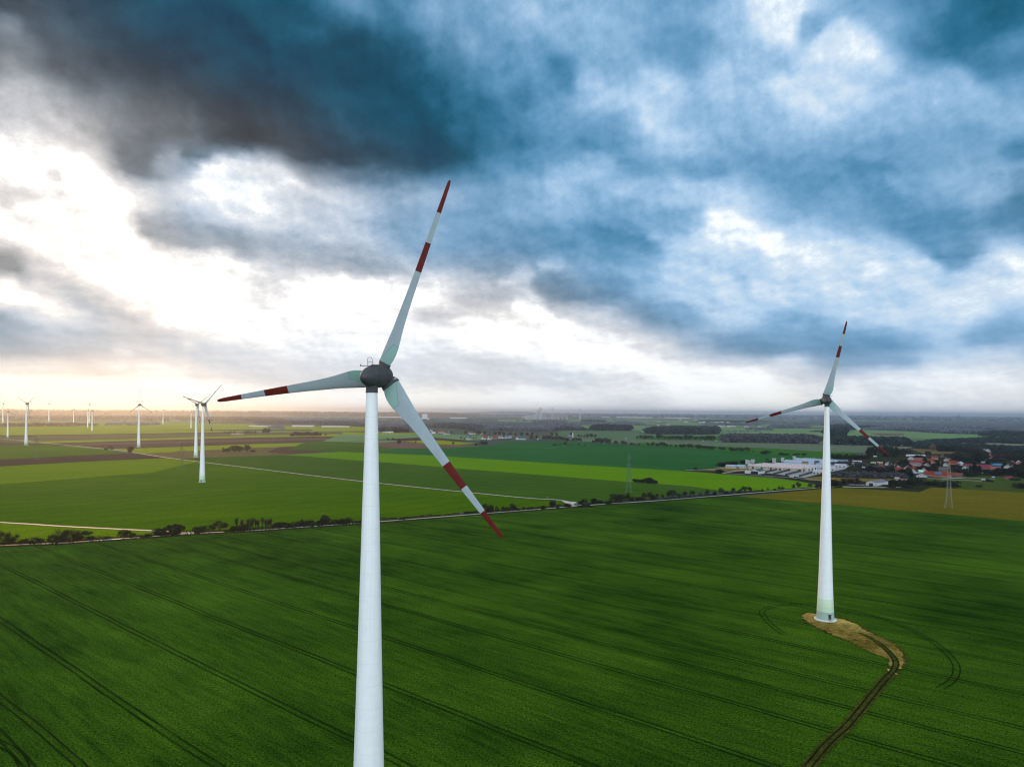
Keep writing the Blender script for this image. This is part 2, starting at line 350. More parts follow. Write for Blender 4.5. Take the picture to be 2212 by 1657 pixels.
sun = bpy.data.lights.new('sun', 'SUN'); so = bpy.data.objects.new('sun', sun); COL.objects.link(so)
sun.energy = 1.5; sun.angle = R(12); sun.color = (1, .50, .20)
sd = Vector((math.sin(SUN_AZ)*math.cos(SUN_EL), math.cos(SUN_AZ)*math.cos(SUN_EL), math.sin(SUN_EL)))
so.rotation_euler = (-sd).to_track_quat('-Z', 'Y').to_euler()

# ------------------------------------------------------------------ haze
hz = MB(); hz.box((0, 20000, 124), (90000, 70000, 250))
hm = bpy.data.materials.new('haze'); hm.use_nodes = True
hn = hm.node_tree; hn.nodes.remove(hn.nodes['Principled BSDF'])
pv = hn.nodes.new('ShaderNodeVolumePrincipled'); hn.links.new(pv.outputs[0], hn.nodes['Material Output'].inputs['Volume'])
pv.inputs['Color'].default_value = (.68, .84, 1, 1); pv.inputs['Density'].default_value = 5e-5
pv.inputs['Anisotropy'].default_value = .8
tag(hz.build('haze', hm), 'thin pale air lying over the whole plain', 'haze', kind='stuff')

# ------------------------------------------------------------------ ground, fields, roads
M = {}
def ang_of(a, b): return math.degrees(math.atan2(b[1]-a[1], b[0]-a[0]))
AN = (ang_of(Z(0, 806), Z(1430, 733)), ang_of(Z(3700, 800), Z(5924, 975)))
NOJ = (1e6, 1e6, -1e6)
M['farland'] = field_mat('farland', (.060, .085, .065), (.105, .140, .085), 8, .0006, .006, .02, .0009, grain=.35, tint=(.05, .04, .035))  # far ground and its plots lightened, distance haze put into the colours
def patchwork():
    m = M['farland']; nt = NT(m.node_tree); b = m.node_tree.nodes['Principled BSDF']
    old = b.inputs['Base Color'].links[0].from_socket
    tc = nt.n('ShaderNodeTexCoord').outputs['Object']
    sc = nt.n('ShaderNodeVectorMath', operation='MULTIPLY'); nt.l(tc, sc.inputs[0]); sc.inputs[1].default_value = (.0011, .00075, 0)
    vo = nt.n('ShaderNodeTexVoronoi', voronoi_dimensions='2D'); nt.l(sc.outputs[0], vo.inputs['Vector']); vo.inputs['Scale'].default_value = 1
    sp = nt.n('ShaderNodeSeparateColor'); nt.l(vo.outputs['Color'], sp.inputs[0]); r = sp.outputs[0]
    col = old
    for lo, hi, c in ((0, .22, (.050, .070, .065)), (.22, .36, (.15, .24, .09)), (.36, .46, (.11, .095, .085)), (.46, .58, (.08, .16, .07)), (.58, .66, (.20, .20, .14)), (.66, .86, (.060, .072, .078))):
        f = nt.math('MULTIPLY', nt.math('GREATER_THAN', r, lo), nt.math('LESS_THAN', r, hi)); col = nt.mix(nt.math('MULTIPLY', f, .8), col, c4(c))
    nt.l(col, b.inputs['Base Color'])
patchwork()
M['near_crop'] = field_mat('near_crop', (.0035, .025, .0018), (.064, .152, .009), -40.3, .014, .11, 1.7, .011,
                           tram=(-40.3, 119, 31, (241, 250.5, 232.5), (.003, .010, .002)), grain=1.0)
M['crop'] = field_mat('crop', (.032, .098, .0003), (.078, .150, .0004), 10, .004, .05, .7, .006, grain=.5, tram=(AN[0], 0, 29, NOJ, (.014, .05, .001)))
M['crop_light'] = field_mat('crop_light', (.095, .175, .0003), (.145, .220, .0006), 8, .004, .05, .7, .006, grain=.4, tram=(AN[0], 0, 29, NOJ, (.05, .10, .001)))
M['lime'] = field_mat('lime', (.075, .200, .0002), (.115, .245, .0003), -8, .004, .05, .7, .006, grain=.35, tram=(AN[1], 4, 31, NOJ, (.035, .11, .001)))
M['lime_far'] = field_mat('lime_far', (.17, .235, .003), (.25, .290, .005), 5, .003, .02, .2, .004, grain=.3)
M['mid_green'] = field_mat('mid_green', (.026, .080, .006), (.058, .124, .010), -8, .004, .06, .7, .006, grain=.5, tram=(AN[1], 0, 27, NOJ, (.012, .04, .005)))
M['teal'] = field_mat('teal', (.010, .084, .016), (.026, .128, .030), -5, .003, .04, .6, .005, grain=.4, tram=(AN[1], 0, 33, NOJ, (.006, .055, .016)))
M['vivid'] = field_mat('vivid', (.022, .105, .008), (.038, .135, .012), -5, .004, .04, .6, .006, grain=.35)
M['sage'] = field_mat('sage', (.085, .130, .080), (.125, .170, .105), -5, .003, .03, .5, .005, grain=.35)
M['pale_green'] = field_mat('pale_green', (.10, .20, .08), (.15, .26, .11), 5, .002, .015, .2, .003, grain=.3)
M['soil'] = field_mat('soil', (.055, .034, .026), (.095, .062, .048), 6, .004, .03, .6, .006, grain=.45)
M['dark_soil'] = field_mat('dark_soil', (.034, .022, .018), (.062, .042, .034), 6, .004, .03, .6, .006, grain=.45)
M['olive'] = field_mat('olive', (.085, .085, .035), (.125, .115, .050), 5, .004, .03, .6, .006, grain=.4)
M['scrub'] = field_mat('scrub', (.095, .080, .030), (.17, .13, .06), 8, .01, .05, .3, .02, grain=.5)
M['ochre'] = field_mat('ochre', (.088, .090, .006), (.145, .125, .011), -12, .006, .07, .8, .01, grain=.55)
M['heath'] = field_mat('heath', (.10, .062, .045), (.17, .115, .085), 8, .01, .04, .3, .02, grain=.5)
M['meadow'] = field_mat('meadow', (.030, .058, .010), (.070, .100, .020), -10, .01, .05, .5, .02, grain=.5)
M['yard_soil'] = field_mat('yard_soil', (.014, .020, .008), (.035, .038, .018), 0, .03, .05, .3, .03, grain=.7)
M['dry_grass'] = field_mat('dry_grass', (.12, .10, .022), (.21, .165, .05), 0, .02, .06, .5, .03, grain=.5)
M['concrete'] = plain('concrete', (.25, .26, .27), .5, .3, .08)
M['road'] = plain('road', (.36, .355, .345), .6, .25, .12, spec=.3)
M['path'] = plain('path', (.42, .41, .37), .7, .3, .15)
M['verge'] = field_mat('verge', (.012, .016, .005), (.035, .045, .010), 20, .05, .2, .6, .05, grain=.8)

zc = [0.0]
def sheet(name, pts, mat, label, cat='field', zup=None):
    zc[0] += .012
    mb = MB(); z = zc[0] if zup is None else zup
    if cat == 'field':
        rg = random.Random(int(zc[0]*1000)); q_ = []
        for i in range(len(pts)):
            a, b = Vector(pts[i][:2]), Vector(pts[(i+1) % len(pts)][:2]); L = (b-a).length; k = min(60, max(1, int(L/18)))
            for t in range(k):
                p = a.lerp(b, t/k); j = min(2.5, .35+.0006*p.length) if t else 0; q_.append((p.x+rg.uniform(-j, j), p.y+rg.uniform(-j, j)))
        pts = q_
    mb.add([(p[0], p[1], z) for p in pts], [tuple(range(len(pts)))])
    o = mb.build(name, M[mat]); 
    if o.data.polygons[0].normal.z < 0: o.data.flip_normals()
    return tag(o, label, cat, kind='structure')
def ribbon(name, pts, w, mat, label, cat, z=None, w2=None):
    zc[0] += .012
    z = zc[0] if z is None else z
    mb = MB(); ps = [Vector((p[0], p[1])) for p in pts]
    L = []; n = len(ps)
    for i, p in enumerate(ps):
        t = (ps[min(i+1, n-1)]-ps[max(i-1, 0)]).normalized(); nn = Vector((-t.y, t.x))
        wi = (w if w2 is None else w+(w2-w)*i/(n-1))/2
        L += [(p.x+nn.x*wi, p.y+nn.y*wi, z), (p.x-nn.x*wi, p.y-nn.y*wi, z)]
    mb.add(L, [(2*i, 2*i+1, 2*i+3, 2*i+2) for i in range(n-1)])
    o = mb.build(name, M[mat])
    if o.data.polygons[0].normal.z < 0: o.data.flip_normals()
    return tag(o, label, cat, kind='structure')
def smooth(pts, k=6):
    P = [Vector((p[0], p[1])) for p in pts]; out = []
    for i in range(len(P)-1):
        a, b, c, d = P[max(i-1, 0)], P[i], P[i+1], P[min(i+2, len(P)-1)]
        for s in range(k):
            t = s/k
            out.append(.5*((2*b)+(c-a)*t+(2*a-5*b+4*c-d)*t*t+(3*b-a-3*c+d)*t**3))
    out.append(P[-1]); return out
def ZP(*a): return [Z(*p) for p in a]

g = MB(); g.add([(-45000, -600, 0), (45000, -600, 0), (45000, 54000, 0), (-45000, 54000, 0)], [(0, 1, 2, 3)])
tag(g.build('ground', M['farland']), 'flat hazy farmland and woods reaching to the horizon', 'ground', kind='structure')
XL, XR = -1800, 10600
# left of the long path, far to near
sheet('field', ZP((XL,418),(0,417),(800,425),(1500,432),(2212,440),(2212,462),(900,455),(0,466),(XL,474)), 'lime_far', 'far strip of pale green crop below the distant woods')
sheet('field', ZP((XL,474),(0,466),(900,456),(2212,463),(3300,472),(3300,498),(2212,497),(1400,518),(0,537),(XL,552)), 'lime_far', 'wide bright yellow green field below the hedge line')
sheet('field', ZP((1310,493),(2212,485),(2700,487),(2700,496),(2212,498)), 'soil', 'thin brown tongue of bare soil in the bright green field')
sheet('field', ZP((XL,552),(0,537),(1400,518),(2212,505),(2212,516),(1400,524),(0,546),(XL,562)), 'dark_soil', 'narrow dark brown soil strip under the bright green field')
sheet('field', ZP((XL,562),(0,546),(1400,524),(2212,512),(3160,498),(3160,540),(2212,538),(1400,560),(340,590),(0,566),(XL,600)), 'olive', 'dull olive field between brown and green strips')
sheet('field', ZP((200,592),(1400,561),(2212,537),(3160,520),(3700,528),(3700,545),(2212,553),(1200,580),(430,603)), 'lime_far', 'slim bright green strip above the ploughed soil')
sheet('field', ZP((430,604),(1200,581),(2212,554),(3160,540),(3650,556),(3500,572),(2900,590),(2212,611),(1250,646),(900,652)), 'soil', 'long ploughed brown field crossed by a paler band')
sheet('field', ZP((600,611),(2212,574),(3300,556),(3300,562),(2212,584),(700,622)), 'heath', 'paler brown band within the ploughed field')
sheet('field', ZP((980,662),(1250,646),(2212,611),(2750,604),(3150,600),(3150,618),(2760,621),(2212,640),(1240,692)), 'lime_far', 'bright green strip in front of the ploughed soil')
sheet('field', ZP((2350,640),(2760,622),(3150,640),(3000,690),(2800,676),(2500,700),(2212,700)), 'soil', 'grey brown bare soil behind the dark pine clump')
sheet('field', ZP((1240,693),(2212,641),(2420,640),(2300,680),(2500,700),(2212,713),(1480,741)), 'scrub', 'rough straw coloured grass around the second large tower base')
sheet('field', ZP((XL,600),(0,566),(200,590),(430,603),(0,597),(XL,612)), 'olive', 'olive grass wedge beside the long pale path')
sheet('field', ZP((XL,612),(0,597),(230,603),(430,609),(700,630),(300,622),(0,625),(XL,634)), 'soil', 'brown soil strip crossed by a white tower base')
sheet('field', ZP((XL,634),(0,625),(430,620),(900,658),(1095,692),(560,716),(0,746),(XL,800)), 'crop', 'green field wedge between brown strips left of the path')
sheet('field', ZP((XL,800),(0,746),(560,716),(1200,690),(1440,734),(700,766),(0,806),(XL,880)), 'dark_soil', 'dark brown ploughed strip running to the long path')
sheet('field', ZP((XL,880),(0,806),(700,766),(1430,733),(2212,827),(4424,1068),(5000,1120),(4424,1188),(3142,1288),(2212,1355),(1690,1378),(1345,1362),(0,1288),(XL,1190)), 'crop', 'big green crop field left of the long path')
sheet('field', ZP((XL,880),(0,806),(700,766),(1430,733),(1700,765),(1300,860),(0,960),(XL,1040)), 'crop_light', 'yellow green upper part of the big crop field')  # far end of the field: haze and lens falloff put into a lighter colour
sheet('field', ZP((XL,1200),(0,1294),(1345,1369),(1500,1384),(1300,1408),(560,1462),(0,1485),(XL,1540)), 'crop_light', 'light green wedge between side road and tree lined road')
# right of the long path
sheet('field', ZP((1480,741),(2212,713),(2460,705),(3700,772),(4424,860),(5324,930),(6124,1000),(6240,1016),(5500,1090),(5000,1118),(4424,1066),(2212,824)), 'mid_green', 'dark green field between the long path and the lime strip')
sheet('field', ZP((2460,705),(2960,678),(3270,688),(3700,706),(4424,755),(5500,820),(6000,852),(6640,903),(7000,945),(7050,985),(6640,1018),(6240,1014),(5924,975),(5324,930),(4424,860),(3700,800)), 'lime', 'long lime green strip of crop across the middle distance')
sheet('field', ZP((2960,520),(3270,512),(3700,520),(4130,538),(4300,560),(4000,580),(3700,560),(3270,572),(2760,600)), 'pale_green', 'green field strip in front of the middle village')
sheet('field', ZP((2960,508),(3270,518),(3600,516),(3600,528),(3270,535),(2960,528)), 'lime_far', 'thin yellow green strip left of the middle village')
sheet('field', ZP((3270,572),(3700,552),(4000,575),(4100,585),(3800,590),(3500,585)), 'dark_soil', 'dark bare soil strip below the middle village')
sheet('field', ZP((3480,585),(3760,578),(4130,605),(3900,622),(3600,612)), 'lime_far', 'small yellow green plot beside the brown heath')
sheet('field', ZP((2700,588),(3270,600),(3500,640),(3270,690),(2960,679),(2500,660),(2600,610)), 'mid_green', 'dull green field left of the brown heath')
sheet('field', ZP((3240,600),(3500,585),(3700,612),(4100,622),(4200,632),(3650,650),(3400,650),(3300,640)), 'heath', 'brown heath patch with bare shrubs')
sheet('field', ZP((3270,690),(3420,650),(3700,652),(4230,625),(4424,588),(4950,592),(5400,618),(6200,668),(6850,720),(7250,722),(6850,770),(6500,800),(5900,843),(5500,821),(4424,756),(3700,708)), 'teal', 'wide blue green field below the hedge of round trees')
sheet('field', ZP((4950,575),(5300,570),(6640,588),(7600,604),(7980,690),(7600,690),(7130,680),(6640,650),(5900,622),(5400,606),(4980,588)), 'sage', 'grey green field behind the row of round trees')
sheet('field', ZP((5400,606),(5600,600),(5900,620),(6640,648),(7130,680),(7400,690),(7400,740),(7100,740),(6850,720),(6200,668),(5600,628)), 'vivid', 'vivid green strip behind the row of round trees')
sheet('field', ZP((5000,448),(5600,455),(6640,474),(7140,480),(7800,500),(8848,520),(XR,548),(XR,590),(8848,576),(7900,562),(6640,540),(6200,520),(5500,492),(5000,480)), 'pale_green', 'broad pale green pasture behind the dark woods')
sheet('field', ZP((7530,517),(7810,522),(7810,538),(7600,540)), 'heath', 'brownish bare plot inside the far pasture')
sheet('field', ZP((4300,400),(4620,400),(4600,428),(4300,430)), 'pale_green', 'small far green field left of a wood')
sheet('field', ZP((4900,404),(5300,402),(6000,412),(6000,424),(5300,418),(4900,420)), 'pale_green', 'thin far green field below the cement works')
sheet('field', ZP((4300,466),(4980,470),(4980,486),(4300,482)), 'pale_green', 'far pale meadow in front of grey woods')
sheet('field', ZP((2212,455),(3150,463),(3150,478),(2212,472)), 'lime_far', 'far yellow green field left of the main tower')
sheet('field', ZP((5650,545),(6250,548),(6400,585),(5500,570)), 'vivid', 'green meadow glimpsed between far bare trees')
# village ground and right side
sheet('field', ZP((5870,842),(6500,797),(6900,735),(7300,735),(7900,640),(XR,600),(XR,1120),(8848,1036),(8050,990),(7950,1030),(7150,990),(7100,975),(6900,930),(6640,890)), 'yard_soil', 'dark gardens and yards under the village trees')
sheet('field', ZP((8250,880),(8848,905),(XR,940),(XR,1118),(8848,1032),(8300,1000),(8000,960),(7900,930)), 'meadow', 'green meadow in front of the red roofed village')
sheet('field', ZP((6020,842),(6350,815),(6600,810),(6650,838),(6560,850),(6200,848)), 'dry_grass', 'yellowish lawn left of the farm sheds')
sheet('field', ZP((6950,905),(7150,888),(7450,895),(7780,915),(7760,940),(7150,930),(6980,925)), 'dry_grass', 'strip of dry yellow grass beside the farm')
sheet('field', ZP((7850,650),(8300,672),(8350,690),(7990,700)), 'scrub', 'straw coloured plot behind the village')
sheet('yard', ZP((6500,850),(6700,800),(7000,775),(7400,760),(7300,830),(7090,870),(6950,905),(6800,885)), 'concrete', 'pale concrete farm yard around the long sheds', 'yard')
sheet('field', ZP((6380,1068),(6640,1046),(7100,1000),(7300,992),(7950,1030),(8050,988),(8848,1034),(XR,1120),(XR,1600),(8848,1281),(6640,1089)), 'ochre', 'olive yellow field right of the road')
# the near field
nf = ZP((XL,1546),(0,1500),(560,1478),(1300,1422),(2212,1366),(3142,1301),(4424,1201),(5240,1136),(5700,1106),(6380,1066),(6640,1089),(8848,1281),(XR,1600))
nf += [(900, 60), (900, -400), (-1200, -400)]
sheet('field', nf, 'near_crop', 'near dark green crop field with tractor tramlines')
# verge, roads and paths
road_line = ZP((XL,1560),(0,1493),(560,1470),(870,1447),(1300,1416),(1680,1388),(2212,1361),(3142,1296),(4424,1196),(5240,1131),(5700,1102),(6640,1025),(7100,989),(7350,972),(7700,950))
ribbon('verge', road_line, 17, 'verge', 'dark rough grass verge along the tree lined road', 'verge')
ribbon('road', road_line, 3.6, 'road', 'pale wet country road lined with dark bare trees', 'road')
ribbon('road', smooth(ZP((XL,1200),(0,1292),(560,1327),(1345,1366),(1520,1378),(1690,1386))), 3.2, 'road', 'pale side road joining the tree lined road', 'road')
sheet('road', ZP((1500,1376),(1690,1377),(1700,1392),(1480,1400)), 'road', 'pale widened mouth of the side road', 'road')
ribbon('path', smooth(ZP((XL,470),(0,566),(210,590),(430,607),(1000,664),(1420,728),(2212,826),(3142,938),(4424,1069),(4800,1095),(4960,1125),(5000,1140))), 3.6, 'path', 'long straight pale farm path across the fields', 'path')
sheet('path', ZP((4850,1105),(5010,1118),(5060,1142),(4930,1150)), 'path', 'gravelled fork where the farm path meets the road', 'path')
ribbon('path', smooth(ZP((5920,842),(6150,830),(6350,812),(6520,806))), 5, 'concrete', 'grey lane leading to the low blue roofed building', 'path')
ribbon('path', smooth(ZP((6230,865),(6500,880),(6800,902),(7000,920),(7250,950),(7500,975))), 4, 'concrete', 'narrow lane along the lime field edge by the farm', 'path')
ribbon('path', ZP((6235,866),(6420,838),(6620,822)), 5, 'concrete', 'pale drive from the lane to the farm sheds', 'path')
ribbon('path', ZP((7280,985),(7600,990),(7860,988)), 7, 'path', 'pale hardstanding in front of the grey barn', 'path')
ribbon('path', [TH(-300, 1070), TH(100, 1085), TH(700, 1055), TH(1450, 1090)], 5, 'path', 'upper pale farm track along the meadow', 'path')
ribbon('path', [TH(80, 1105), TH(600, 1115), TH(1170, 1150)], 4, 'path', 'lower pale farm track along the meadow', 'path')
ribbon('path', smooth([TD(0, 715), TD(300, 710), TD(580, 735)]), 4, 'concrete', 'grey lane in front of the blue roofed low building', 'path')
# bare pad, track and wheel marks round the right turbine
M['pad'] = field_mat('pad', (.22, .155, .022), (.56, .43, .13), -30, .06, .3, .5, .06, grain=.6, tint=(.06, .055, .008))
M['fringe'] = field_mat('fringe', (.020, .034, .004), (.10, .085, .018), 60, .1, .5, 1.2, .12, grain=.9)
M['rut'] = field_mat('rut', (.024, .040, .006), (.075, .072, .015), 60, .1, .5, .8, .1, grain=.7)
M['tramsoil'] = field_mat('tramsoil', (.006, .014, .003), (.014, .024, .006), 60, .1, .5, .8, .1, grain=.7)
random.seed(3)
def ragged(pts, a=.7):
    out = []; n = len(pts)
    P = [Vector(p) for p in pts]
    for i in range(n):
        p, q_ = P[i], P[(i+1) % n]; k = max(2, int((q_-p).length/1.2))
        for s in range(k):
            out.append(p.lerp(q_, s/k)+Vector((random.uniform(-a, a), random.uniform(-a, a))))
    return out
ribbon('track', smooth([TR(*p) for p in ((1215,690),(1275,770),(1260,840),(1215,890),(1120,1000),(960,1200),(860,1320),(760,1410),(660,1510),(540,1657),(420,1800),(250,2000))]), 3.5, 'fringe', 'yellowish grassy margin along the brown turbine track', 'track')
pad = [TR(*p) for p in ((485,365),(530,352),(600,360),(700,385),(800,395),(880,420),(980,480),(1100,540),(1230,605),(1300,650),(1345,720),(1340,790),(1300,830),(1265,890),(1210,900),(1230,830),(1215,745),(1100,705),(1000,660),(900,600),(760,545),(620,480),(540,445),(490,405))]
cen = Vector((sum(p[0] for p in pad)/len(pad), sum(p[1] for p in pad)/len(pad)))
sheet('pad', ragged([Vector(p)+(Vector(p)-cen).normalized()*1.3 for p in pad], 1.3), 'fringe', 'olive grass fringe round the sandy turbine patch', 'ground patch')
sheet('pad', ragged(pad, 1.0), 'pad', 'trampled sandy grass patch at the foot of the right turbine', 'ground patch')
ribbon('track', smooth([TR(*p) for p in ((960,520),(1100,590),(1220,690),(1275,770),(1260,840),(1215,890),(1120,1000),(960,1200),(860,1320),(760,1410),(660,1510),(540,1657),(420,1800),(250,2000))]), 2.4, 'rut', 'brown rutted track from the near field edge to the right turbine', 'track')
for off in (-.8, .8):
    pts = smooth([TR(*p) for p in ((1100,590),(1220,690),(1275,770),(1260,840),(1215,890),(1120,1000),(960,1200),(860,1320),(760,1410),(660,1510),(540,1657),(420,1800),(250,2000))])
    sh = []
    for i, p in enumerate(pts):
        t = (pts[min(i+1, len(pts)-1)]-pts[max(i-1, 0)]).normalized(); sh.append((p.x-t.y*off, p.y+t.x*off))
    ribbon('wheel_rut', sh, .5, 'tramsoil', 'dark wheel rut on the brown turbine track, %s wheel' % ('left' if off < 0 else 'right'), 'wheel rut')
M['tread'] = M['tramsoil']
def wheel_pair(pts, label):
    pts = smooth(pts)
    for off in (-1.05, 1.05):
        sh = []
        for i, p in enumerate(pts):
            t = (pts[min(i+1, len(pts)-1)]-pts[max(i-1, 0)]).normalized(); sh.append((p.x-t.y*off, p.y+t.x*off))
        ribbon('wheel_mark', sh, .36, 'tramsoil', label+(', inner line' if off < 0 else ', outer line'), 'wheel mark')
wheel_pair([TR(*p) for p in ((600,275),(400,275),(250,290),(160,320),(130,345),(160,400),(230,470),(330,540))], 'curved tractor mark left of the right turbine')
wheel_pair([TR(*p) for p in ((740,305),(1000,350),(1300,450),(1560,580),(1720,700),(1790,800),(1790,880),(1740,950),(1650,1000))], 'curved tractor mark right of the right turbine')
B1 = tile(0, 1976, .6148)
wheel_pair([B1(*p) for p in ((-300,820),(0,1060),(200,1215),(400,1390),(500,1480),(700,1700))], 'curved tractor mark crossing the near left corner')
wheel_pair([B1(*p) for p in ((-200,1230),(0,1335),(90,1390),(140,1464),(170,1560))], 'tight tractor mark in the extreme near left corner')
B2_ = tile(1360, 1976, .6148)
hl = [B1(-200, 175), B1(330, 148), B1(800, 108), B1(1300, 72), B1(2000, 15), TB(0, 740), TB(500, 712), TB(1100, 665), TB(2212, 575), TC(1000, 990), TC(1800, 935)]
wheel_pair(hl, 'headland tractor mark beside the tree lined road')

# ------------------------------------------------------------------ hills
def ridge(name, az0, az1, Y, hmax, prof, mat, label):
    mb = MB(); n = 160; vs = []
    for i in range(n+1):
        t = i/n; az = az0+(az1-az0)*t; x = math.tan(az)*Y
        h = hmax*prof(t)
        for k, (dy, f) in enumerate(((0, 0), (1200, .75), (2600, 1), (5200, 0))): vs.append((x, Y+dy, h*f-.2))
    fs = []
    for i in range(n):
        for k in range(3): fs.append((i*4+k, (i+1)*4+k, (i+1)*4+k+1, i*4+k+1))
    mb.add(vs, fs); o = mb.build(name, M[mat], None, True)
    return tag(o, label, 'hill', kind='structure')
M['hill'] = plain('hill', (.10, .12, .15), .95, .3, .0015, spec=.1)  # pale blue of distance haze put into the ridge colour
def wob(a, b, c): return lambda t: .82+.1*math.sin(a*t+1)+.08*math.sin(b*t+c)
ridge('hills', R(-48), R(48), 30000, 92, wob(9, 23, 2), 'hill', 'low wooded rise closing the horizon')
ridge('hills', R(-15), R(8), 22000, 150, lambda t: max(0, math.sin(math.pi*t))**1.1*(.75+.25*math.sin(11*t)), 'hill', 'slightly higher blue ridge behind the main turbine')

# ------------------------------------------------------------------ wind turbines
def turbine_mats():
    # tower: pale concrete with faint casting rings and a green banded foot
    m, nt, b = newmat('tower_paint')
    tc = nt.n('ShaderNodeTexCoord').outputs['Object']; sep = nt.n('ShaderNodeSeparateXYZ'); nt.l(tc, sep.inputs[0]); z = sep.outputs[2]
    base = (.80, .85, .87, 1)
    n1 = nt.noise(tc, .7, 6, .6)
    mp = nt.n('ShaderNodeVectorMath', operation='MULTIPLY'); nt.l(tc, mp.inputs[0]); mp.inputs[1].default_value = (2.5, 2.5, .06)
    str_ = nt.noise(mp.outputs[0], 1., 5, .6)
    col = nt.mix(nt.mapr(n1, .35, .7, 0, .35), base, (.66, .72, .75, 1))
    col = nt.mix(nt.mapr(str_, .5, .75, 0, .3), col, (.55, .60, .60, 1))
    zr = nt.math('ABSOLUTE', nt.math('SUBTRACT', nt.math('MODULO', z, 3.8), 1.9))
    col = nt.mix(nt.math('MULTIPLY', nt.math('LESS_THAN', zr, .045), .2), col, (.42, .46, .48, 1))
    zw = nt.math('ADD', z, nt.math('MULTIPLY', nt.math('SUBTRACT', n1, .5), .12))
    for top, c in ((11.2, (.72, .82, .76, 1)), (9.2, (.58, .73, .58, 1)), (7.6, (.53, .70, .52, 1)), (6.0, (.47, .65, .46, 1)), (3.7, (.29, .42, .37, 1))):
        col = nt.mix(nt.math('LESS_THAN', zw, top), col, c)
    nt.l(col, b.inputs['Base Color']); b.inputs['Roughness'].default_value = .45
    M['tower'] = m
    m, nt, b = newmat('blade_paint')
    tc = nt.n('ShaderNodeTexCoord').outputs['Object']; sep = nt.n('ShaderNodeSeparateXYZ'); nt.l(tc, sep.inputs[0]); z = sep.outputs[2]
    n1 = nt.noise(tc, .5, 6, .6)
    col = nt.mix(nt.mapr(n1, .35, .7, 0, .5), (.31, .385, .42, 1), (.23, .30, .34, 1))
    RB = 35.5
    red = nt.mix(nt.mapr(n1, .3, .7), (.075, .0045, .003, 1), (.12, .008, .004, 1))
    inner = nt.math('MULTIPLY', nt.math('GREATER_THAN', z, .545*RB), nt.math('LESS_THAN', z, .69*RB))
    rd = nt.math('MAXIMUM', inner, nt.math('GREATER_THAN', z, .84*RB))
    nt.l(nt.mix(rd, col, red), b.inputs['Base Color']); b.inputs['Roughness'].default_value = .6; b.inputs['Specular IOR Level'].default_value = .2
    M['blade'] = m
    M['flap'] = plain('flap_paint', (.20, .37, .335), .4, .12, .5)
    M['seam'] = plain('seam', (.15, .20, .22), .7, .2, 1)
    m, nt, b = newmat('nacelle_metal')
    tc = nt.n('ShaderNodeTexCoord').outputs['Object']
    n1 = nt.noise(tc, 1.2, 7, .65)
    mp = nt.n('ShaderNodeVectorMath', operation='MULTIPLY'); nt.l(tc, mp.inputs[0]); mp.inputs[1].default_value = (3, .4, 3)
    n2 = nt.noise(mp.outputs[0], 1., 4, .6)
    col = nt.mix(nt.mapr(n1, .35, .7), (.040, .049, .056, 1), (.060, .070, .078, 1))
    col = nt.mix(nt.mapr(n2, .5, .75, 0, .3), col, (.12, .135, .145, 1))
    nt.l(col, b.inputs['Base Color']); b.inputs['Roughness'].default_value = .6; b.inputs['Metallic'].default_value = .1; b.inputs['Specular IOR Level'].default_value = .3
    M['nacelle'] = m
    M['dark_metal'] = plain('dark_metal', (.035, .04, .045), .5, .3, 2, metal=.3)
    M['foundation'] = plain('foundation_concrete', (.62, .64, .64), .8, .2, .6)
    M['door'] = plain('door_metal', (.03, .035, .035), .5, .2, 2)
    M['step'] = plain('step_metal', (.45, .47, .47), .5, .2, 2)
    M['beacon'] = plain('beacon_glass', (.35, .02, .02), .3, .1, 2)
turbine_mats()
def interp(tab, x):
    for i in range(len(tab)-1):
        if x <= tab[i+1][0]:
            a, b = tab[i], tab[i+1]; t = (x-a[0])/(b[0]-a[0]); return a[1]+(b[1]-a[1])*t
    return tab[-1][1]
LE = [(1.5,-1.95),(2.2,-1.92),(3.5,-1.78),(5.5,-1.55),(8.7,-1.15),(15.4,-.72),(19.4,-.54),(24.8,-.38),(30,-.26),(34.6,-.18),(35.3,-.08),(35.5,.05)]
TE_ = [(1.5,1.0),(2.4,1.25),(3.3,1.66),(4.4,1.92),(5.6,1.94),(7,1.74),(8.7,1.48),(11.5,1.22),(15.4,1.08),(19.4,.98),(24.8,.84),(30,.70),(34.6,.55),(35.3,.42),(35.5,.25)]
TW_ = [(1.5,30),(8,25),(19,20),(28,14),(35.5,8)]
TH_ = [(1.5,.30),(4,.25),(9,.20),(20,.15),(35.5,.11)]
def blade_pt(r, u, side, lift=0.0):
    le, te = interp(LE, r), interp(TE_, r); c = te-le
    t = interp(TH_, r)
    yt = 5*t*(.2969*math.sqrt(u)-.126*u-.3516*u*u+.2843*u**3-.1036*u**4)*c
    if u > .98: yt = max(yt, .004)
    x = le+u*c; y = side*(yt+lift)
    a = R(interp(TW_, r)); pb = .55*(r/35.5)**2    # slight bend towards the wind side
    return (x*math.cos(a)+y*math.sin(a), -x*math.sin(a)+y*math.cos(a)+pb, r)
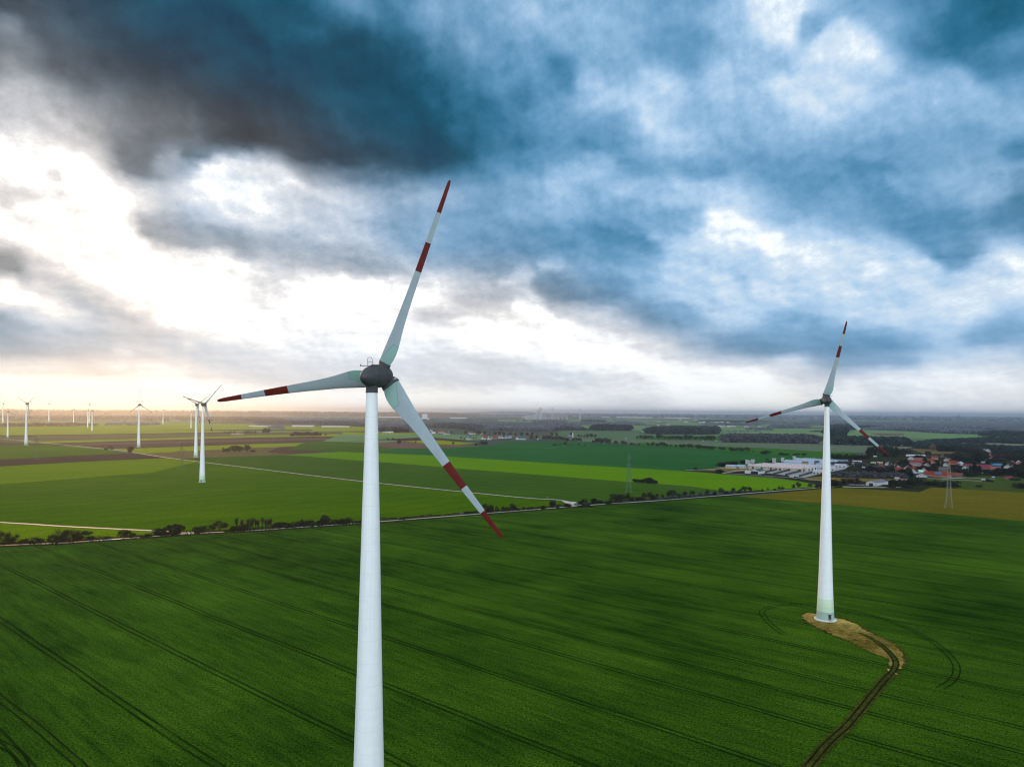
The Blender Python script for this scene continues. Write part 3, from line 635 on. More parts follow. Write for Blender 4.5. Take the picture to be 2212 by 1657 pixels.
def make_blade():
    mb = MB(); N = 14
    rs = [1.7, 2.0, 2.5, 3.2, 4, 5, 6, 7.2, 8.7, 10.5, 12.5, 15.4, 17.5, 19.35, 21.5, 24.5, 27.5, 29.8, 32, 34, 35, 35.35, 35.5]
    us = [0.5-.5*math.cos(math.pi*i/N) for i in range(N+1)]
    ring = [(u, 1) for u in us]+[(u, -1) for u in us[-2:0:-1]]
    vs = [blade_pt(r, u, s) for r in rs for (u, s) in ring]; n = len(ring)
    fs = [(k*n+i, k*n+(i+1) % n, (k+1)*n+(i+1) % n, (k+1)*n+i) for k in range(len(rs)-1) for i in range(n)]
    fs += [tuple(range(n-1, -1, -1)), tuple(range((len(rs)-1)*n, len(rs)*n))]
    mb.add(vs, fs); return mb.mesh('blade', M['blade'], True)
def patch(ra, rb, ua, ub, lift, mat, name, n=10, both=True):
    """raised panel lying on the blade skin: ua/ub give the chord range at radius r"""
    mb = MB()
    for side in ((-1, 1) if both else (-1,)):
        vs = []
        for i in range(n+1):
            r = ra+(rb-ra)*i/n
            for j in range(7):
                u = ua(r)+(ub(r)-ua(r))*j/6; vs.append(blade_pt(r, min(max(u, .01), .995), side, lift))
        fs = [(i*7+j, i*7+j+1, (i+1)*7+j+1, (i+1)*7+j) for i in range(n) for j in range(6)]
        mb.add(vs, fs)
    return mb.mesh(name, mat, True)
seam_u = lambda r: .10+.52*((r-2.4)/3.6)**.8 if r > 2.4 else .10
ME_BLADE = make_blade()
ME_FLAP = patch(2.42, 6.0, seam_u, lambda r: .99, .02, M['flap'], 'root_flap')
ME_SEAM = patch(2.42, 6.0, lambda r: seam_u(r)-.028, seam_u, .024, M['seam'], 'seam')
ME_SEAM2 = patch(6.0, 6.08, lambda r: .6, lambda r: .99, .024, M['seam'], 'seam', 2)
def make_collar():
    mb = MB(); N = 24; vs = []
    for (r, g_) in ((1.3, .80), (1.8, .98), (2.28, 1.03), (2.42, 1.03), (2.42, .9)):
        for i in range(N):
            t = 2*math.pi*i/N; x = -.33+1.66*g_*math.cos(t); y = .56*g_*math.sin(t)
            a = R(30); vs.append((x*math.cos(a)+y*math.sin(a), -x*math.sin(a)+y*math.cos(a), r))
    fs = [(k*N+i, k*N+(i+1) % N, (k+1)*N+(i+1) % N, (k+1)*N+i) for k in range(4) for i in range(N)]
    fs.append(tuple(range(4*N, 5*N)))
    mb.add(vs, fs); return mb.mesh('blade_collar', M['nacelle'])
ME_COLLAR = make_collar()
def tower_mesh():
    hub = 96.2
    prof = [(0,3.75),(2,3.62),(5,3.45),(10,3.2),(20,2.82),(29,2.58),(45,2.15),(60,1.78),(73,1.48),(85,1.16),(93.5,.95)]
    out = []
    for i in range(len(prof)-1):
        (a, ra), (b, rb) = prof[i], prof[i+1]
        for s in range(4): out.append((a+(b-a)*s/4, ra+(rb-ra)*s/4))
    out.append(prof[-1])
    mb = MB(); mb.lathe(out, 64); return mb.mesh('tower', M['tower'], True)
ME_TOWER = tower_mesh()
HUB, TILT, OFF = 96.2, R(5), 3.7
def make_turbine():
    root = empty('wind_turbine', (0, 0, 0))
    tw = link('tower', ME_TOWER, root); auto_smooth(tw, 40)
    fb_ = MB(); fb_.lathe([(-.3,4.6),(.12,4.6),(.3,4.35),(.32,3.9)], 48); fb_.build('foundation', M['foundation'], root)
    # door faces the camera side, a little right of centre
    d = MB(); a = R(-68); rr = 3.66
    d.box((rr*math.cos(a), rr*math.sin(a), 1.75), (.35, 1.15, 2.5), a); dr = d.build('door', M['door'], root)
    f = MB(); f.box((3.70*math.cos(a), 3.70*math.sin(a), 3.12), (.5, 1.5, .14), a); f.build('door_canopy', M['step'], dr)
    st = MB()
    for k in range(3): st.box(((3.95+.32*k)*math.cos(a), (3.95+.32*k)*math.sin(a), .62-.2*k), (.34, 1.3, .08), a)
    for s in (-.62, .62):
        st.tube((3.8*math.cos(a)-s*math.sin(a), 3.8*math.sin(a)+s*math.cos(a), 1.5), (4.8*math.cos(a)-s*math.sin(a), 4.8*math.sin(a)+s*math.cos(a), .9), .04, .04)
        st.tube((4.8*math.cos(a)-s*math.sin(a), 4.8*math.sin(a)+s*math.cos(a), .9), (4.8*math.cos(a)-s*math.sin(a), 4.8*math.sin(a)+s*math.cos(a), .05), .04, .04)
    st.build('entrance_steps', M['step'], root)
    c = MB(); c.lathe([(93.45,1.06),(93.6,1.08),(93.62,1.02),(94.6,1.0),(94.9,1.15)], 40); auto_smooth(c.build('yaw_collar', M['nacelle'], root))
    rot = Matrix.Translation((0, 0, HUB)) @ Matrix.Rotation(TILT, 4, 'X')
    n = MB(); n.lathe([(-3.42,.02),(-3.40,.12),(-3.30,.34),(-3.05,.64),(-2.75,.86),(-2.3,1.12),(-1.7,1.40),(-1.0,1.64),(-.62,1.74),(-.60,1.70),(-.54,1.70),(-.52,1.77),(.3,1.92),(1.2,2.0),(1.95,2.0),(2.0,1.94)], 56, 'y')
    for zz in (2.0,): n.box((0, 1.0, 1.93), (.5, 1.6, .22))
    o = auto_smooth(n.build('nacelle', M['nacelle'], root), 40); o.matrix_local = rot
    hb = MB(); hb.lathe([(2.05,1.9),(2.08,2.0),(2.6,2.02),(2.63,1.97),(2.69,1.97),(2.72,2.02),(3.3,2.0),(3.33,1.96),(3.38,1.96),(3.4,1.99),(4.2,1.88),(4.9,1.62),(5.4,1.22),(5.75,.7),(5.88,.25),(5.9,.02)], 56, 'y')
    o = auto_smooth(hb.build('hub', M['nacelle'], root), 40); o.matrix_local = rot
    wm = MB()
    for i in range(12):
        t0, t1 = math.pi*i/12, math.pi*(i+1)/12
        wm.tube((.46*math.cos(t0), 0, 2.95+.46*math.sin(t0)), (.46*math.cos(t1), 0, 2.95+.46*math.sin(t1)), .035, .035, 5)
    for s in (-.46, .46): wm.tube((s, 0, 1.7), (s, 0, 2.95), .035, .035, 5)
    wm.tube((-.46, 0, 2.6), (.46, 0, 2.6), .035, .035, 5); wm.tube((0, 0, 2.6), (0, 0, 3.1), .025, .015, 5)
    wm.tube((-.46, 0, 2.25), (.46, 0, 2.25), .02, .02, 5)
    wm.tube((-1.95, .1, 1.96), (1.95, .1, 1.96), .055, .055, 6)
    wm.tube((.46, 0, 2.6), (.9, .1, 1.98), .015, .015, 4)
    o = wm.build('weather_mast', M['dark_metal'], root); o.matrix_local = rot @ Matrix.Translation((0, -.55, -.08))
    for s in (-1.85, 1.85):
        bc = MB(); bc.lathe([(0,.10),(.16,.11),(.24,.07),(.26,.01)], 12)
        o = bc.build('warning_light', M['beacon'], root); o.matrix_local = rot @ Matrix.Translation((s, -.45, 1.9))
    for k in range(3):
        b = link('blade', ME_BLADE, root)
        link('root_flap', ME_FLAP, b); link('seam', ME_SEAM, b); link('seam', ME_SEAM2, b)
        link('blade_collar', ME_COLLAR, b)
    return root
def set_rotor(root, az):
    """az: three blade azimuths in degrees, seen from behind, 0 = right, 90 = up"""
    bl = [c for c in root.children if c.name.split('.')[0] == 'blade']
    for b, a in zip(bl, az):
        b.matrix_local = Matrix.Translation((0, 0, HUB)) @ Matrix.Rotation(TILT, 4, 'X') @ Matrix.Translation((0, OFF, 0)) @ Matrix.Rotation(R(90-a), 4, 'Y')
proto = make_turbine()
YAW = R(16.2)
def place_turbine(x, y, hub, az, label, group, yaw=YAW, first=[True], gz=0.0):
    o = proto if first[0] else copy_tree(proto); first[0] = False
    o.location = (x, y, gz); o.rotation_euler = (0, 0, -yaw); s = (hub-gz)/HUB; o.scale = (s, s, s)
    set_rotor(o, az if isinstance(az, (list, tuple)) else (az, az+120, az+240))
    return tag(o, label, 'wind turbine', group)
GN, GF = 'two large wind turbines in the green field', 'wind turbines far out on the plain'
place_turbine(-.199*121.1, 121.1, 96.1, (67.9, 187.7, 308.0), 'huge nearest white wind turbine with red banded blades and dark egg shaped nacelle', GN)
xb, yb = TR(672, 405)
place_turbine(xb, yb, 96.5, (77.4, 197.8, 317.3), 'white wind turbine standing on a sandy patch in the near field', GN, gz=zc[0]-.02)
def far_turbine(X, yb_, yh, az, label):
    x, y = Z(X, yb_); h = height_at(X*.434, 1400+yh*.434, y)
    place_turbine(x, y, h, az, label, GF)
far_turbine(1747, 941, 270, -76, 'white turbine with green banded foot on the big green crop field')
far_turbine(1692, 725, 272, -86, 'turbine on straw coloured grass, just behind the one on the crop field')
far_turbine(1198, 638, 272, 90, 'turbine at the edge of the ploughed brown field with a bush before it')
far_turbine(225, 620, 262, -85, 'tall turbine at the long path in front of the faint lattice mast')
far_turbine(66, 553, 335, -20, 'short looking turbine below the horizon near the olive field')
far_turbine(24, 430, 262, 2, 'farthest left turbine by the hedge line')
far_turbine(422, 420, 264, -40, 'slim far turbine alone against the dark woods')
far_turbine(635, 450, 312, 90, 'far turbine with an upright blade below the skyline')
far_turbine(757, 472, 318, -50, 'left one of a tight far trio of turbines')
far_turbine(770, 432, 268, -60, 'tallest and rearmost of a tight far trio of turbines')
far_turbine(795, 502, 325, 40, 'nearest one of a tight far trio of turbines')
far_turbine(1408, 442, 318, 5, 'lone far turbine between the path bush turbine and the pair')
far_turbine(1650, 478, 330, -20, 'small far turbine just left of the overlapping pair')
GX = 'turbines beside the cement works'
for (u, uh, az, lb) in ((785, 247, 35, 'tiny turbine right beside the cement works'), (1268, 258, 40, 'tiny turbine standing right of the cement works')):
    Y = 9000; x = ((1900+u*.217)*.57604-CXD)*Y/FD
    place_turbine(x, Y, height_at(1900+u*.217, 1480+uh*.217, Y), az, lb, GX)

# ------------------------------------------------------------------ vegetation
def veg_mat(name, c1, c2, scale=.8):
    m, nt, b = newmat(name)
    tc = nt.n('ShaderNodeTexCoord').outputs['Object']; oi = nt.n('ShaderNodeObjectInfo')
    f = nt.noise(tc, scale, 4, .7)
    f = nt.math('ADD', nt.mapr(f, .3, .7, 0, .75), nt.math('MULTIPLY', oi.outputs['Random'], .25), clamp=True)
    nt.l(nt.mix(f, c4(c1), c4(c2)), b.inputs['Base Color'])
    b.inputs['Roughness'].default_value = .9; b.inputs['Specular IOR Level'].default_value = .1
    return m
M['bark'] = veg_mat('bark', (.012, .010, .008), (.035, .029, .022), 2)
M['twig'] = veg_mat('twig', (.007, .007, .004), (.022, .020, .012), .9)
M['twig_brown'] = veg_mat('twig_brown', (.016, .012, .010), (.040, .030, .025), .7)
M['twig_green'] = veg_mat('twig_green', (.012, .018, .009), (.034, .044, .022), .7)
M['ivy'] = veg_mat('ivy', (.006, .010, .004), (.020, .028, .010), .9)
M['pine'] = veg_mat('pine', (.012, .022, .008), (.030, .042, .016), .9)
M['fir'] = veg_mat('fir', (.005, .014, .010), (.014, .028, .018), .9)
M['gold_leaf'] = veg_mat('gold_leaf', (.12, .07, .03), (.20, .12, .06), .5)
M['wood_bare'] = veg_mat('wood_bare', (.036, .040, .046), (.080, .084, .092), .05)  # lightened and blued, far haze put into the bare tree colour
M['wood_grey'] = veg_mat('wood_grey', (.085, .105, .135), (.140, .165, .200), .03)  # paler and bluer still, distance haze put into the tree colour
M['wood_dark'] = veg_mat('wood_dark', (.010, .022, .020), (.024, .044, .038), .05); M['wood_warm_haze'] = veg_mat('wood_warm_haze', (.085, .060, .042), (.13, .095, .065), .03)  # second material: warm haze of the left horizon put into the tree colour
def rv(s=1.): return Vector((random.gauss(0, s), random.gauss(0, s), random.gauss(0, s)))
def leafquad(mb, p, size, asp=1.0):
    a = rv().normalized(); b = a.cross(rv()).normalized()
    a *= size*asp/2; b *= size/2
    mb.add([p-a-b, p+a-b*.6, p+a*.7+b, p-a*.8+b*.8], [(0, 1, 2, 3)])
def twig(mb, p, d, L, w):
    n = d.cross(rv()).normalized()*w/2; e = p+d*L
    mb.add([p-n, p+n, e+n*.3, e-n*.3], [(0, 1, 2, 3)])
def tree_bare(h=10., spread=.9, stems=1, twigs=9, tw=.10, start=.28, mat='twig', up=.3):
    tr, cr = MB(), MB()
    def grow(p, d, L, r, dep):
        e = p+d*L; tr.tube(p, e, r, r*.66, 5 if dep < 2 else 4, cap=False)
        if dep in (1, 2):
            for i in range(twigs//2):
                dd = (d*.5+rv(.8)).normalized(); twig(cr, p.lerp(e, random.uniform(.15, 1)), dd, random.uniform(.05, .12)*h, tw)
        if dep >= 3:
            for i in range(twigs):
                q_ = p.lerp(e, random.uniform(.1, 1)); dd = (d*.8+rv(.75)).normalized()
                twig(cr, q_, dd, random.uniform(.05, .12)*h, tw)
            return
        k = 4 if dep else random.choice((4, 5))
        for i in range(k):
            a = 2*math.pi*(i+random.random()*.6)/k
            o = d.orthogonal().normalized(); o2 = d.cross(o)
            ang = spread*random.uniform(.55, 1.05)*(1 if dep else .8)
            dd = (d*math.cos(ang)+(o*math.cos(a)+o2*math.sin(a))*math.sin(ang)); dd.z += up; dd.normalize()
            grow(p.lerp(e, random.uniform(.72, 1) if dep else random.uniform(.35, 1)), dd, L*random.uniform(.62, .85)*(1.05 if dep == 0 else 1), r*.55, dep+1)
    for s in range(stems):
        b = Vector((0, 0, -.3)) if stems == 1 else Vector((random.uniform(-.18, .18)*h, random.uniform(-.18, .18)*h, -.3))
        d = Vector((random.uniform(-.1, .1), random.uniform(-.1, .1), 1)).normalized() if stems == 1 else (Vector((b.x*.12, b.y*.12, 1))+rv(.12)).normalized()
        grow(b, d, h*start*(1 if stems == 1 else random.uniform(.6, 1.1)), .022*h if stems == 1 else .010*h, 0 if stems == 1 else 1)
    return tr, cr, mat
def tree_twiggy(h=10., wr=.8, low=.22, n=1500, tw=.10, lobes=10, stems=1, mat='twig', L=.085):
    """leafless crown: limbs reach into lobes, fine twigs fan outward through an uneven dome"""
    tr, cr = MB(), MB(); cs = []; a0 = random.uniform(0, 6.28)
    for i in range(lobes):
        t = (i+.5)/lobes; a = a0+i*2.4+random.uniform(-.4, .4)
        z = low+(1-low)*(.18+.66*random.random()); prof = math.sqrt(max(.05, 1-((z-(low+.42*(1-low)))/(.62*(1-low)))**2))
        r = wr*.5*prof*random.uniform(.35, .82)
        c = Vector((r*math.cos(a)*h, r*math.sin(a)*h, z*h)); rad = h*wr*random.uniform(.15, .24)
        cs.append((c, rad))
    for s_ in range(stems):
        b = Vector((random.uniform(-.2, .2)*wr*h, random.uniform(-.2, .2)*wr*h, -.3)) if stems > 1 else Vector((0, 0, -.3))
        top = Vector((b.x*1.3, b.y*1.3, h*(low+.22))); tr.tube(b, top, .020*h/math.sqrt(stems), .012*h/math.sqrt(stems), 6, cap=False)
        for (c, rad) in cs[s_::stems]:
            st = b.lerp(top, random.uniform(.55, 1)); mid = st.lerp(c, .55)+Vector((0, 0, -.02*h))
            tr.tube(st, mid, .008*h, .005*h, 4, cap=False); tr.tube(mid, c, .005*h, .002*h, 4, cap=False)
            for k in range(4):
                e = c+rv(.5)*rad; tr.tube(mid.lerp(c, random.uniform(.3, 1)), e, .003*h, .0012*h, 3, cap=False)
    for i in range(n):
        c, rad = random.choice(cs); d = rv().normalized(); d.z += .25; p = c+d*rad*random.uniform(.1, 1.05)
        o = (p-Vector((0, 0, h*low))).normalized(); twig(cr, p, (o+d*.5+rv(.35)).normalized(), h*L*random.uniform(.5, 1.3), tw)
    return tr, cr, mat
def tree_dense(h=8., w=6., n=900, mat='ivy', low=.0, size=.75, lumps=9, trunk=.3):
    tr, cr = MB(), MB()
    tr.tube((0, 0, -.3), (0.1, 0, h*.55), .035*h, .015*h, 7)
    cs = []
    for i in range(lumps):
        a = random.uniform(0, 6.28); rr = random.uniform(.1, .62)*w/2; zz = h*(low+(.95-low)*random.uniform(.12, .86))
        prof = math.sin(math.pi*min(1, max(.12, (zz/h-low)/(1.02-low))))**.6
        cs.append((Vector((rr*prof*math.cos(a)*1.3, rr*prof*math.sin(a)*1.3, zz)), random.uniform(.18, .30)*w))
        tr.tube((0, 0, h*.3*low+.1*h), cs[-1][0], .012*h, .004*h, 4, cap=False)
    for i in range(n):
        c, r = random.choice(cs); d = rv().normalized(); d.z *= .85
        leafquad(cr, c+d*r*random.uniform(.55, 1.05), size*random.uniform(.5, 1.2))
    return tr, cr, mat
def tree_fir(h=12., w=4.5, n=700, mat='fir'):
    tr, cr = MB(), MB(); tr.tube((0, 0, -.3), (0, 0, h*.9), .018*h, .004*h, 6)
    for i in range(n):
        t = random.random()**.7; zz = h*(.06+.94*t); tier = .75+.25*math.cos(zz*5.5)
        r = w/2*(1-t)*tier*random.uniform(.3, 1.05)+.05; a = random.uniform(0, 6.28)
        leafquad(cr, Vector((r*math.cos(a), r*math.sin(a), zz)), random.uniform(.5, .9))
    return tr, cr, mat
def protos(fn, count, **kw):
    out = []
    for i in range(count):
        tr, cr, mat = fn(**kw)
        zt = max(max(v[2] for v in cr.v), .1)
        xs = sorted(abs(v[0]) for v in cr.v); w = 2*xs[int(len(xs)*.96)]
        out.append((tr.mesh('trunk', M['bark']), cr.mesh('crown', M[mat]), zt, w)); print('PROTO', fn.__name__, mat, len(cr.f), 'w/h %.2f' % (w/zt))
    return out
random.seed(11)
P = {}
P['bare'] = protos(tree_twiggy, 6, wr=.72, low=.16, n=1300, tw=.17)
P['wide'] = protos(tree_twiggy, 4, wr=.95, low=.18, n=1900, tw=.18, lobes=12)
P['round'] = protos(tree_twiggy, 6, wr=.92, low=.12, n=2300, tw=.20, lobes=12, mat='twig_green')
P['brown'] = protos(tree_twiggy, 5, wr=.86, low=.12, n=2300, tw=.20, lobes=11, mat='twig_brown')
P['shrub'] = protos(tree_twiggy, 5, wr=1.15, low=.02, n=2200, tw=.20, lobes=13, stems=6)
P['sapling'] = protos(tree_bare, 3, spread=.30, up=.5, twigs=6, tw=.08, start=.4, mat='twig_brown')
P['ivy'] = protos(tree_dense, 4, h=8, w=7, n=1100, lumps=12)
P['bush'] = protos(tree_dense, 4, h=3, w=5, n=500, lumps=9, size=.6)
P['lolly'] = protos(tree_dense, 2, h=8, w=6, n=800, low=.42, lumps=8)
P['pine'] = protos(tree_dense, 3, h=12, w=11, n=1300, low=.25, lumps=12, mat='pine', size=.8)
P['fir'] = protos(tree_fir, 3)
P['gold'] = protos(tree_dense, 1, h=10, w=7, n=1000, lumps=12, mat='gold_leaf')
CNT = {}
def tree(kind, xy, h, w=None, label='', group=None, cat='tree', name=None):
    tr, cr, ph, pw = P[kind][CNT.get(kind, 0) % len(P[kind])]; CNT[kind] = CNT.get(kind, 0)+1
    nm = name or {'shrub': 'shrub', 'bush': 'bush', 'sapling': 'young_tree', 'fir': 'fir_tree', 'pine': 'pine_tree'}.get(kind, 'tree')
    o = empty(nm, (xy[0], xy[1], 0), random.uniform(0, 6.28))
    s = h/ph; sw = (w/pw) if w else s*random.uniform(.9, 1.15)
    o.scale = (sw, sw, s)
    link('trunk', tr, o); link('crown', cr, o)
    return tag(o, label, cat, group)
def px_tree(T, k, kind, x, yb, yt, w=None, label='', group=None, cat='tree'):
    p = T(x, yb); m = p[1]/2644*k
    if kind in ('shrub', 'bush'): cat = 'shrub'
    f = random.uniform(.92, 1.16) if group == GR else 1.0
    return tree(kind, p, (yb-yt)*m*f, w*m*f if w else None, label, group, cat)

GR = 'dark trees and shrubs along the country road'
L_ROW = 'dark leafless tree in the row along the country road'
L_DEN = 'low dark dense bush in the row along the country road'
# left stretch, by the side road
for (x, yb_, yt, w, kind, lb) in (
    (40,778,535,210,'shrub','large dark many stemmed thicket at the left end of the tree lined road'),
    (190,772,545,230,'shrub','right half of the large dark thicket at the left end of the road'),
    (430,745,625,150,'shrub','small scraggy shrub right of the leftmost roadside thicket'),
    (590,738,612,170,'shrub','windswept shrub left of the wide roadside thicket'),
    (700,734,640,110,'shrub','smallest scraggy shrub left of the wide roadside thicket'),
    (900,722,600,170,'shrub','low left end of the wide roadside thicket'),
    (1030,720,505,230,'shrub','tall left half of the wide roadside thicket'),
    (1180,718,495,240,'shrub','dense middle of the wide roadside thicket'),
    (1310,708,520,170,'shrub','thin middle stem group of the wide roadside thicket'),
    (1390,700,480,150,'bare','tallest slim tree rising from the wide roadside thicket'),
    (1490,692,520,180,'bare','bare tree at the right end of the wide roadside thicket'),
    (1560,682,600,110,'shrub','low shrub trailing off the wide roadside thicket'),
    (1830,660,588,140,'bush','low dark bush between the wide thicket and the side road mouth'),
    (2110,650,500,130,'bare','slim dark tree below the pale side road'),
    (2195,648,470,120,'bare','second slim dark tree below the pale side road')):
    px_tree(TA0, .217, kind, x, yb_, yt, w, lb, GR)
for (x, yb_, yt, w, kind, lb) in (
    (85,630,545,110,'bush','small dark bush left of the side road mouth'),
    (300,625,570,150,'bush','low dark bush leaning over the road near the side road mouth'),
    (590,600,452,230,'ivy','round dark bush left of the ivy clad tree at the side road mouth'),
    (690,596,508,150,'bush','dark bush tucked under the ivy clad tree'),
    (800,592,395,190,'ivy','ivy clad dark tree with a bent trunk at the side road mouth'),
    (905,560,415,110,'lolly','right hand crown of the forked tree at the side road mouth'),
    (1230,565,415,190,'ivy','round dark bush just right of the side road mouth'),
    (1395,535,415,150,'bare','pale twiggy shrub right of the round dark bush'),
    (1590,532,310,250,'bare','big fan shaped bare tree right of the side road mouth'),
    (1840,528,408,150,'ivy','dark bush left of the thin saplings'),
    (1720,532,495,140,'bush','flat dark bush between the fan shaped tree and the saplings'),
    (2000,520,378,210,'ivy','large dark bush left of the thin saplings')):
    px_tree(TA1, .217, kind, x, yb_, yt, w, lb, GR)
for x in (1890, 1950, 2060, 2120, 2170, 2215, 2260, 2310, 2370, 2420, 2480):
    px_tree(TA1, .217, 'sapling', x, 530-(x-1890)*.06, 255+(x % 7)*9, 80, 'thin pale brown sapling in the thicket left of the main tower', 'thin saplings left of the main tower')
for i, x in enumerate((2400, 2470, 2540, 2610, 2680, 2740)):
    p = Z(x, 1338-(x-2400)*.07); m = p[1]/2644*.434
    tree('bush', p, (58-i % 3*6)*m, 105*m, 'clipped looking dark hedge bush left of the main tower', 'hedge bushes left of the main tower', 'shrub')
for (X, yb_, yt, w, kind, lb) in ((2800,1312,1222,80,'ivy','round dark tree right after the hedge by the main tower'),
    (2900,1308,1258,100,'bush','dark bush close left of the main tower'), (2980,1303,1246,110,'bush','second dark bush close left of the main tower'),
    (3090,1296,1272,90,'bush','low dark bush touching the main tower outline'),
    (3480,1262,1246,120,'bush','low scrubby bush right of the main tower'), (3600,1252,1240,90,'bush','flat scrubby bush above the road right of the main tower'),
    (4042,1212,1192,60,'bush','small dark bush beside the parked car'), (4190,1196,1122,60,'bare','bare tree next to the lowest blade tip'),
    (4240,1192,1132,55,'bare','second bare tree next to the lowest blade tip')):
    p = Z(X, yb_); m = p[1]/2644*.434
    tree(kind, p, (yb_-yt)*m, w*m, lb, GR, 'shrub' if kind == 'bush' else 'tree')
for (x, yb_, yt, kind) in ((-230,690,545,'bare'),(-160,685,560,'bare'),(-90,680,540,'bare'),(20,670,535,'bare'),(120,655,545,'bare'),(180,655,560,'bare'),(225,650,552,'bare'),
    (290,648,498,'bare'),(335,645,530,'bare'),(390,640,570,'bare'),(470,632,552,'bare'),(555,625,560,'bare'),(612,620,540,'bare'),(705,612,548,'bare')):
    px_tree(TB, .217, kind, x, yb_, yt, None, L_ROW, GR)
for (x, yb_, yt, w, kind, lb) in ((810,606,536,70,'ivy','narrow dark tree left of the lollipop shaped tree'),(970,598,472,110,'lolly','lollipop shaped dark tree on the road by the path fork'),
    (1070,588,552,80,'bush','tiny bush right of the lollipop shaped tree'),(1220,565,500,120,'ivy','round bush at the fork of the farm path'),
    (1470,525,452,110,'ivy','dark bush right behind the white parked car'),(1522,520,398,90,'bare','bare tree right behind the white parked car'),
    (1530,560,505,230,'bush','long low dark bush in front of the road near the path fork'),(1700,510,402,100,'ivy','dark round bush in a gap of the road trees'),
    (1795,506,440,110,'ivy','lower dark bush in a gap of the road trees'),(1950,515,445,110,'bush','dark bush left of the tall tree block'),
    (2060,500,342,160,'round','left tree of the tall dark block below the pylon'),(2150,495,340,150,'round','middle tree of the tall dark block below the pylon')):
    px_tree(TB, .217, kind, x, yb_, yt, w, lb, GR)
for (x, yb_, yt, kind) in ((60,1005,905,'ivy'),(150,1005,900,'bare'),(240,1005,872,'round'),(310,1008,930,'bush'),(400,1008,925,'ivy'),(470,1000,930,'bush'),(540,990,842,'round'),(630,985,848,'bare'),
    (690,985,900,'bush'),(755,982,868,'bare'),(850,978,885,'bare'),(960,968,850,'bare'),(1020,962,818,'round'),(1140,950,868,'bare'),(1240,950,838,'round'),(1362,940,815,'round'),
    (1510,922,848,'bare'),(1620,920,812,'round'),(1755,912,845,'ivy'),(1865,895,772,'round'),(1950,890,830,'bush'),(2075,885,762,'wide'),(2180,880,798,'round')):
    px_tree(TC, .217, kind, x, yb_, yt, None, L_DEN if kind in ('bush', 'ivy') else L_ROW, GR)
for (x, yb_, yt, kind) in ((60,872,745,'round'),(170,862,738,'round'),(430,862,790,'wide'),(550,835,768,'bare'),(690,832,780,'bush'),(810,830,712,'wide'),(880,820,760,'bare'),(1080,792,688,'brown'),
    (1180,785,652,'brown'),(1430,790,672,'round'),(1570,780,690,'ivy'),(1650,775,700,'bush')):
    px_tree(TG, .18083, kind, x, yb_, yt, None, L_DEN if kind in ('bush', 'ivy') else L_ROW, GR)
px_tree(TG, .18083, 'ivy', 1960, 745, 612, 200, 'large dark bush right of the right tower at the road bend', GR)
px_tree(TG, .18083, 'brown', 2190, 735, 568, 260, 'wide brown shrub left of the grey barn', GR)
# row of round trees between the blue green and the vivid field
GH = 'round trees between the blue green and vivid green fields'
LH = 'round leafless tree in the row between the blue green and vivid green fields'
for (x, yb_, yt) in ((-300,30,-85),(-215,32,-90),(-130,36,-95),(-80,36,-70),(40,44,-40),(160,46,-45),(210,50,-30),(310,60,-5),(360,62,10),(440,62,8),(600,72,-15),(680,76,-20),(760,80,0),(830,82,-20),(880,84,-15),(930,88,20),
    (990,92,25),(1080,102,28),(1160,108,20),(1220,110,12),(1290,112,8),(1345,114,15)):
    px_tree(TC, .217, 'round' if x % 3 else 'bare', x, yb_, yt, None, LH, GH)
for (x, yb_, yt, w, lb) in ((1480,124,22,130,'big round tree standing alone in the field hedge row'),(1590,132,48,80,'left tree of the group of three after the big round hedge tree'),
    (1650,134,50,80,'middle tree of the group of three after the big round hedge tree'),(1715,136,55,80,'right tree of the group of three after the big round hedge tree'),
    (1880,142,68,125,'flat topped round tree alone in the vivid green strip'),(2045,158,76,105,'left tree of the last row on the vivid green strip'),
    (2115,158,84,70,'small tree second in the last row on the vivid green strip'),(2195,165,78,80,'third tree of the last row on the vivid green strip'),(2230,168,90,60,'slim fourth tree of the last row on the vivid green strip'),(2310,168,74,85,'last tree of the last row on the vivid green strip')):
    px_tree(TC, .217, 'round', x, yb_, yt, w, lb, GH)
for (x, yb_, yt, w, kind, lb) in ((685,452,412,60,'sapling','pale small shrub on the edge of the vivid green strip'),(880,475,412,130,'ivy','dark bush on the edge of the vivid green strip'),(950,475,415,60,'bare','thin tree beside the dark bush on the vivid green strip'),
    (1150,490,442,90,'bush','left dark bush of a low pair above the farm'),(1230,496,455,100,'bush','right dark bush of a low pair above the farm'),(1410,515,448,120,'shrub','spreading bare shrub above the farm'),
    (1540,522,440,90,'bare','ragged bare tree above the farm near the right tower'),(75,815,735,110,'ivy','dark bush where the farm drive meets the lane'),(115,690,610,200,'ivy','dark bush left of the blue roofed low building'),
    (310,655,592,220,'bush','dark scrub behind the blue roofed low building'),(480,640,568,130,'ivy','dark tree above the blue roofed low building'),(905,578,548,60,'bush','small round bush on the green bank behind the farm'),
    (970,625,575,140,'bush','brown scrub between the farm silos'),(-330,760,700,80,'bare','small tree at the lane end by the lime field')):
    px_tree(TD, .217, kind, x, yb_, yt, w, lb)
# far row before the dark wood
GE = 'trees of the avenue before the far dark wood'
for (x, yb_, yt) in ((40,680,620),(100,682,600),(160,682,605),(195,684,595),(250,684,605),(300,686,610),(400,692,560),(440,694,550),(520,696,610),(590,697,612),(650,699,610),(720,700,605),(770,702,615),(800,702,612),(870,704,595),(920,706,592),(970,708,600),
    (1060,708,618),(1140,712,618),(1200,714,610),(1250,716,602),(1300,716,605),(1350,718,612),(1510,722,658),(1560,724,620),(1620,726,600)):
    px_tree(TE, .217, 'brown' if x % 2 else 'round', x, yb_, yt, None, 'far dark round crowned tree of the avenue before the dark wood', GE)
